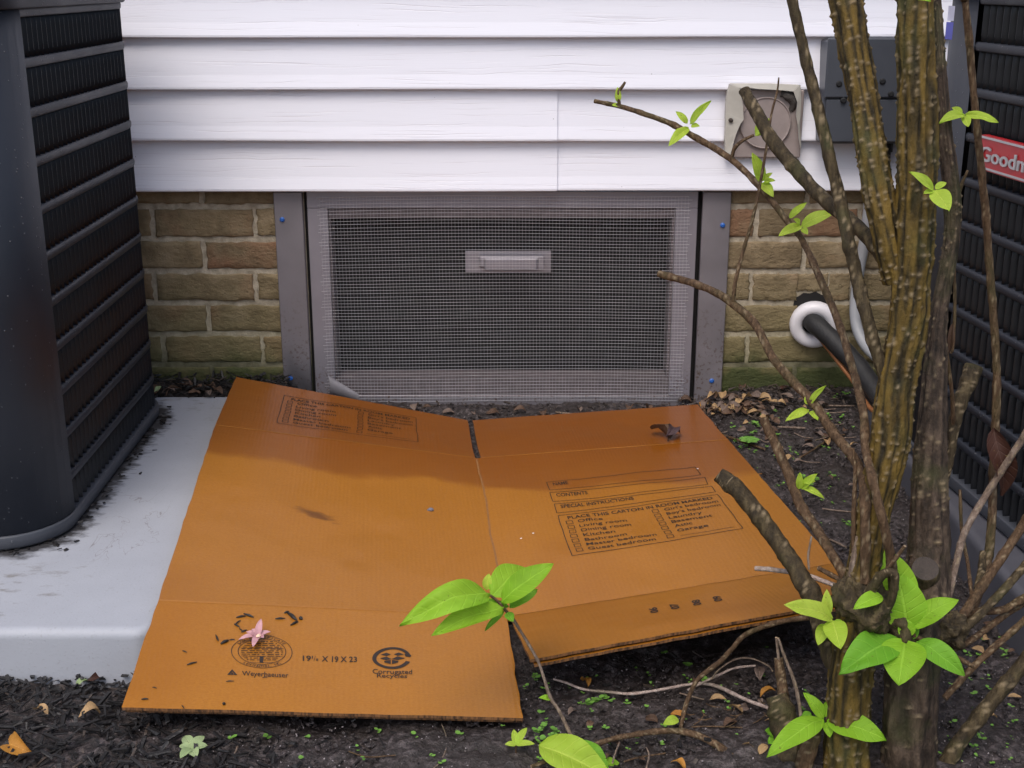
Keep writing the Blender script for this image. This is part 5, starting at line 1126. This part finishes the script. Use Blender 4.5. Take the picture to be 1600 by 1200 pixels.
for k in range(26):
    px, py = random.choice([(random.uniform(1060, 1230), random.uniform(1040, 1195)), (random.uniform(1470, 1598), random.uniform(900, 1190)), (random.uniform(850, 1050), random.uniform(1110, 1190))])
    mt_ = random.choice(['dead', 'deadgrey', 'dead', 'tan']); col_ = {'dead': 'dark brown', 'deadgrey': 'grey brown', 'tan': 'tan'}[mt_]
    dry(px, py, random.uniform(10, 24), mt_, 'small %s leaf scrap %s' % (col_, 'on the soil at the lower right beside the shrub' if px > 1400 else 'among the dead twigs in front of the carton'), 'loose leaf scraps by the shrub', seed=k)
# on the carton
for (ax, ay, bx, by, wp, mt_, lb, lift, cu, fo) in ((1019, 678, 1047, 690, 17, 'dead', 'crumpled dead brown leaf lying on the right back flap of the carton', .004, .16, .7), (1042, 690, 1061, 678, 13, 'deadpurple', 'dark purple brown leaf scrap against the dead leaf on the carton', .006, .22, .5)):
    A_ = Q['RK'](*on_quad(Q['RK'], ax, ay)) + V(0, 0, lift + .004); B_ = Q['RK'](*on_quad(Q['RK'], bx, by)) + V(0, 0, lift)
    v, f, uv = leafgeo(A_, B_, pxm(A_, wp) * 1.6, nrm(V(.25, -.3, 1)), cu, fo, 6, 10, .12, ax, 1.2); v[:, 2] += max(0, A_[2] - lift - .002 - v[:, 2].min())
    o = obj('dead_leaf', (v, f), MT[mt_], uv=uv); tag(o, lb, 'dead leaf')
q = Q['LF'](*on_quad(Q['LF'], 404, 1000)); fl = thing('flower', 'small withered pink and cream flower lying on the carton front flap', 'flower', q)
for k, (a, L, el) in enumerate(((85, .026, .85), (165, .019, .35), (205, .027, .12), (265, .027, .06), (20, .018, .35), (140, .016, .6), (320, .012, .3))):
    a = math.radians(a); B = q + V(0, 0, .004); T = B + V(math.cos(a) * math.cos(el), math.sin(a) * math.cos(el), math.sin(el)) * L; v, f, uv = leafgeo(B, T, .0095, V(0, -.2, 1), .1, .5, 4, 6, .05, k); v[:, 2] = np.maximum(v[:, 2], q[2] + .0008); obj('petal', (v, f), MT['pink'], fl)
v, f, _ = tube([(*(q + V(-.003, .001, .003)), .002), (*(q + V(0, 0, .006)), .0035), (*(q + V(.003, .001, .005)), .0022)], 8, 3, .3, 300); obj('flower_center', (v, f), MT['cream'], fl)
for k, (px, py, px2, py2, wp) in enumerate(((369, 966, 384, 964, 3), (381, 960, 396, 966, 4), (367, 977, 376, 971, 2.4), (430, 968, 446, 968, 3), (450, 959, 464, 971, 6), (468, 966, 472, 969, 6), (454, 978, 466, 973, 4), (444, 959, 452, 957, 3), (366, 976, 375, 982, 3), (374, 983, 380, 989, 2.4), (377, 989, 386, 986, 3), (337, 993, 341, 1003, 3), (345, 1007, 357, 1002, 6), (358, 1001, 367, 1001, 2), (292, 1040, 308, 1036, 3), (221, 1094, 232, 1094, 3), (284, 1103, 288, 1109, 2), (348, 1101, 352, 1102, 5), (238, 1075, 245, 1077, 2), (285, 1018, 292, 1021, 2), (353, 1066, 366, 1066, 1.6), (410, 1060, 418, 1060, 1.4))):
    a = on_quad(Q['LF'], px, py); b = on_quad(Q['LF'], px2, py2); A_, B_ = Q['LF'](*a) + V(0, 0, .0012), Q['LF'](*b) + V(0, 0, .0018); r = pxm(A_, wp / 2)
    v, f, _ = tube([(*A_, r * .5), (*((A_ + B_) / 2 + V(0, 0, .0006)), r), (*B_, r * .45)], 6, 3, .25, 200); o = obj('mulch_chip', (v, f), MT['mulch']); tag(o, 'tiny dark mulch chip lying on the left front flap of the carton', 'mulch chip', 'mulch chips on the carton')
q = Q['LB'](*on_quad(Q['LB'], 673, 798)); v, f, _ = tube([(*(q + V(-.006, 0, .001)), .0015), (*(q + V(0, 0, .0022)), .0038), (*(q + V(.005, 0, .0012)), .0016)], 8, 3, .2, 200); o = obj('pebble', (v, f), MT['pebble']); tag(o, 'small dark blue grey pebble on the middle of the left carton panel', 'pebble')
for k, (px, py, key) in enumerate(((833, 834, 'RB'), (814, 842, 'RB'), (1090, 733, 'RB'))):
    q = Q[key](*on_quad(Q[key], px, py)); v, f, _ = tube([(*(q + V(-.0015, 0, .0006)), .0007), (*(q + V(.0015, .001, .0008)), .0009)], 6, 2); o = obj('paper_fleck', (v, f), MT['white']); tag(o, 'tiny pale fleck on the right carton panel', 'fleck', 'pale flecks on the carton')
# fallen twigs
def fallen(rows, mat, label, up=.006):
    q = []
    for px, py, r in rows: p = G(px, py, up); q.append((*p, pxm(p, r)))
    v, f, ns = tube(q, 7, 8, .15, 120, .1); o = obj('fallen_twig', (v, f), [MT[mat], MT['cut']], None, True, [0] * ns + [1, 1], attr={'lent': np.zeros(len(v)), 'ridge': np.full(len(v), .48)}); return tag(o, label, 'twig')
fallen([(865, 1061, 1.8), (885, 1067, 2), (912, 1077, 2), (950, 1081, 2.2), (985, 1084, 2.4), (1030, 1078, 2.4), (1072, 1070, 2.4), (1098, 1068, 2.6), (1122, 1073, 3), (1165, 1093, 3), (1205, 1108, 3), (1243, 1125, 3)], 'paletwig', 'long whitish twig lying across the soil below the raised flap', .012)
fallen([(1095, 1068, 2), (1075, 1078, 1.8), (1120, 1056, 2), (1148, 1044, 2), (1180, 1040, 1.6)], 'paletwig', 'pale forked twig rising from the whitish twig', .02)
fallen([(1112, 1060, 1.4), (1125, 1045, 1.4), (1150, 1030, 1.5), (1175, 1029, 1.5), (1200, 1040, 1.4), (1207, 1048, 1.2)], 'deadtwig', 'thin arched dead stem left of the cut stub', .03)
fallen([(1130, 680, 2.2), (1160, 690, 2.2), (1195, 702, 2)], 'twig', 'orange brown straw stick lying right of the carton')
fallen([(1250, 715, 1.6), (1275, 700, 1.6), (1300, 683, 1.6), (1320, 679, 1.4)], 'twig', 'thin curved twig on the soil in front of the big trunk')
fallen([(1215, 667, 1.8), (1258, 669, 1.8)], 'deadtwig', 'short pale straight twig behind the cut twig tip'); fallen([(1290, 634, 1.4), (1335, 634, 1.4)], 'deadtwig', 'pale twig lying level near the foot of the pipe')
fallen([(1285, 795, 1.3), (1320, 799, 1.3), (1342, 801, 1.2)], 'deadtwig', 'fine pale twig lying near the base of the trunk'); fallen([(1297, 843, 1.8), (1312, 850, 1.8), (1322, 855, 1.5)], 'deadtwig', 'short white twig by the foot of the large trunk')
fallen([(868, 644, 1.6), (885, 646, 1.6), (905, 648, 1.4)], 'tan' if False else 'deadtwig', 'pale straw between the carton and the middle of the door')
fallen([(545, 1174, 1.2), (562, 1180, 1.4), (580, 1183, 1.4), (618, 1180, 1.2)], 'twig', 'brown twig on the soil in front of the carton'); fallen([(690, 1131, 1), (697, 1150, 1), (697, 1170, 1.1), (688, 1190, 1.1), (678, 1200, 1)], 'deadtwig', 'thin pale root strand in front of the carton front flap', .004)
fallen([(365, 1183, 1.6), (370, 1170, 1.6), (373, 1163, 1.2)], 'deadtwig', 'short pale stub of straw on the soil below the seal')
fallen([(975, 1190, 1.4), (1000, 1183, 1.5), (1040, 1177, 1.4)], 'twig', 'reddish twig at the bottom of the picture under the runner'); fallen([(1080, 1136, 1.2), (1110, 1135, 1.3), (1160, 1137, 1.2)], 'twig', 'thin reddish twig lying under the dead stems')
fallen([(1062, 1083, 1.2), (1080, 1088, 1.4), (1100, 1093, 1.2)], 'deadtwig', 'short pale twig beside the dead upright stem'); fallen([(1010, 1200, 1.4), (1014, 1180, 1.4), (1010, 1168, 1.2)], 'deadtwig', 'upright pale stalk stub under the runner', .012)
fallen([(968, 1160, 1.3), (962, 1175, 1.3), (957, 1192, 1.5)], 'deadtwig', 'small pale stalk hanging below the arching runner', .01)
for k in range(16):
    px, py = random.uniform(1080, 1210), random.uniform(1095, 1140); a = random.uniform(0, 6.28); L = random.uniform(14, 34)
    o = fallen([(px, py, .8), (px + L * .5 * math.cos(a), py + L * .25 * math.sin(a) + 2, 1), (px + L * math.cos(a), py + L * .5 * math.sin(a), .7)], 'twig', 'thin dead stem in the tangle left of the cut stub', .008); o['group'] = 'tangle of thin dead stems'
for k in range(14):
    px, py = random.uniform(1110, 1320), random.uniform(628, 720); a = random.uniform(-.6, .6); L = random.uniform(16, 46)
    o = fallen([(px, py, .8), (px + L * .5 * math.cos(a), py + L * .3 * math.sin(a) + 2, 1), (px + L * math.cos(a), py + L * .5 * math.sin(a), .7)], 'deadtwig', 'thin dead stem lying in the litter right of the carton', .007); o['group'] = 'thin dead stems right of the carton'
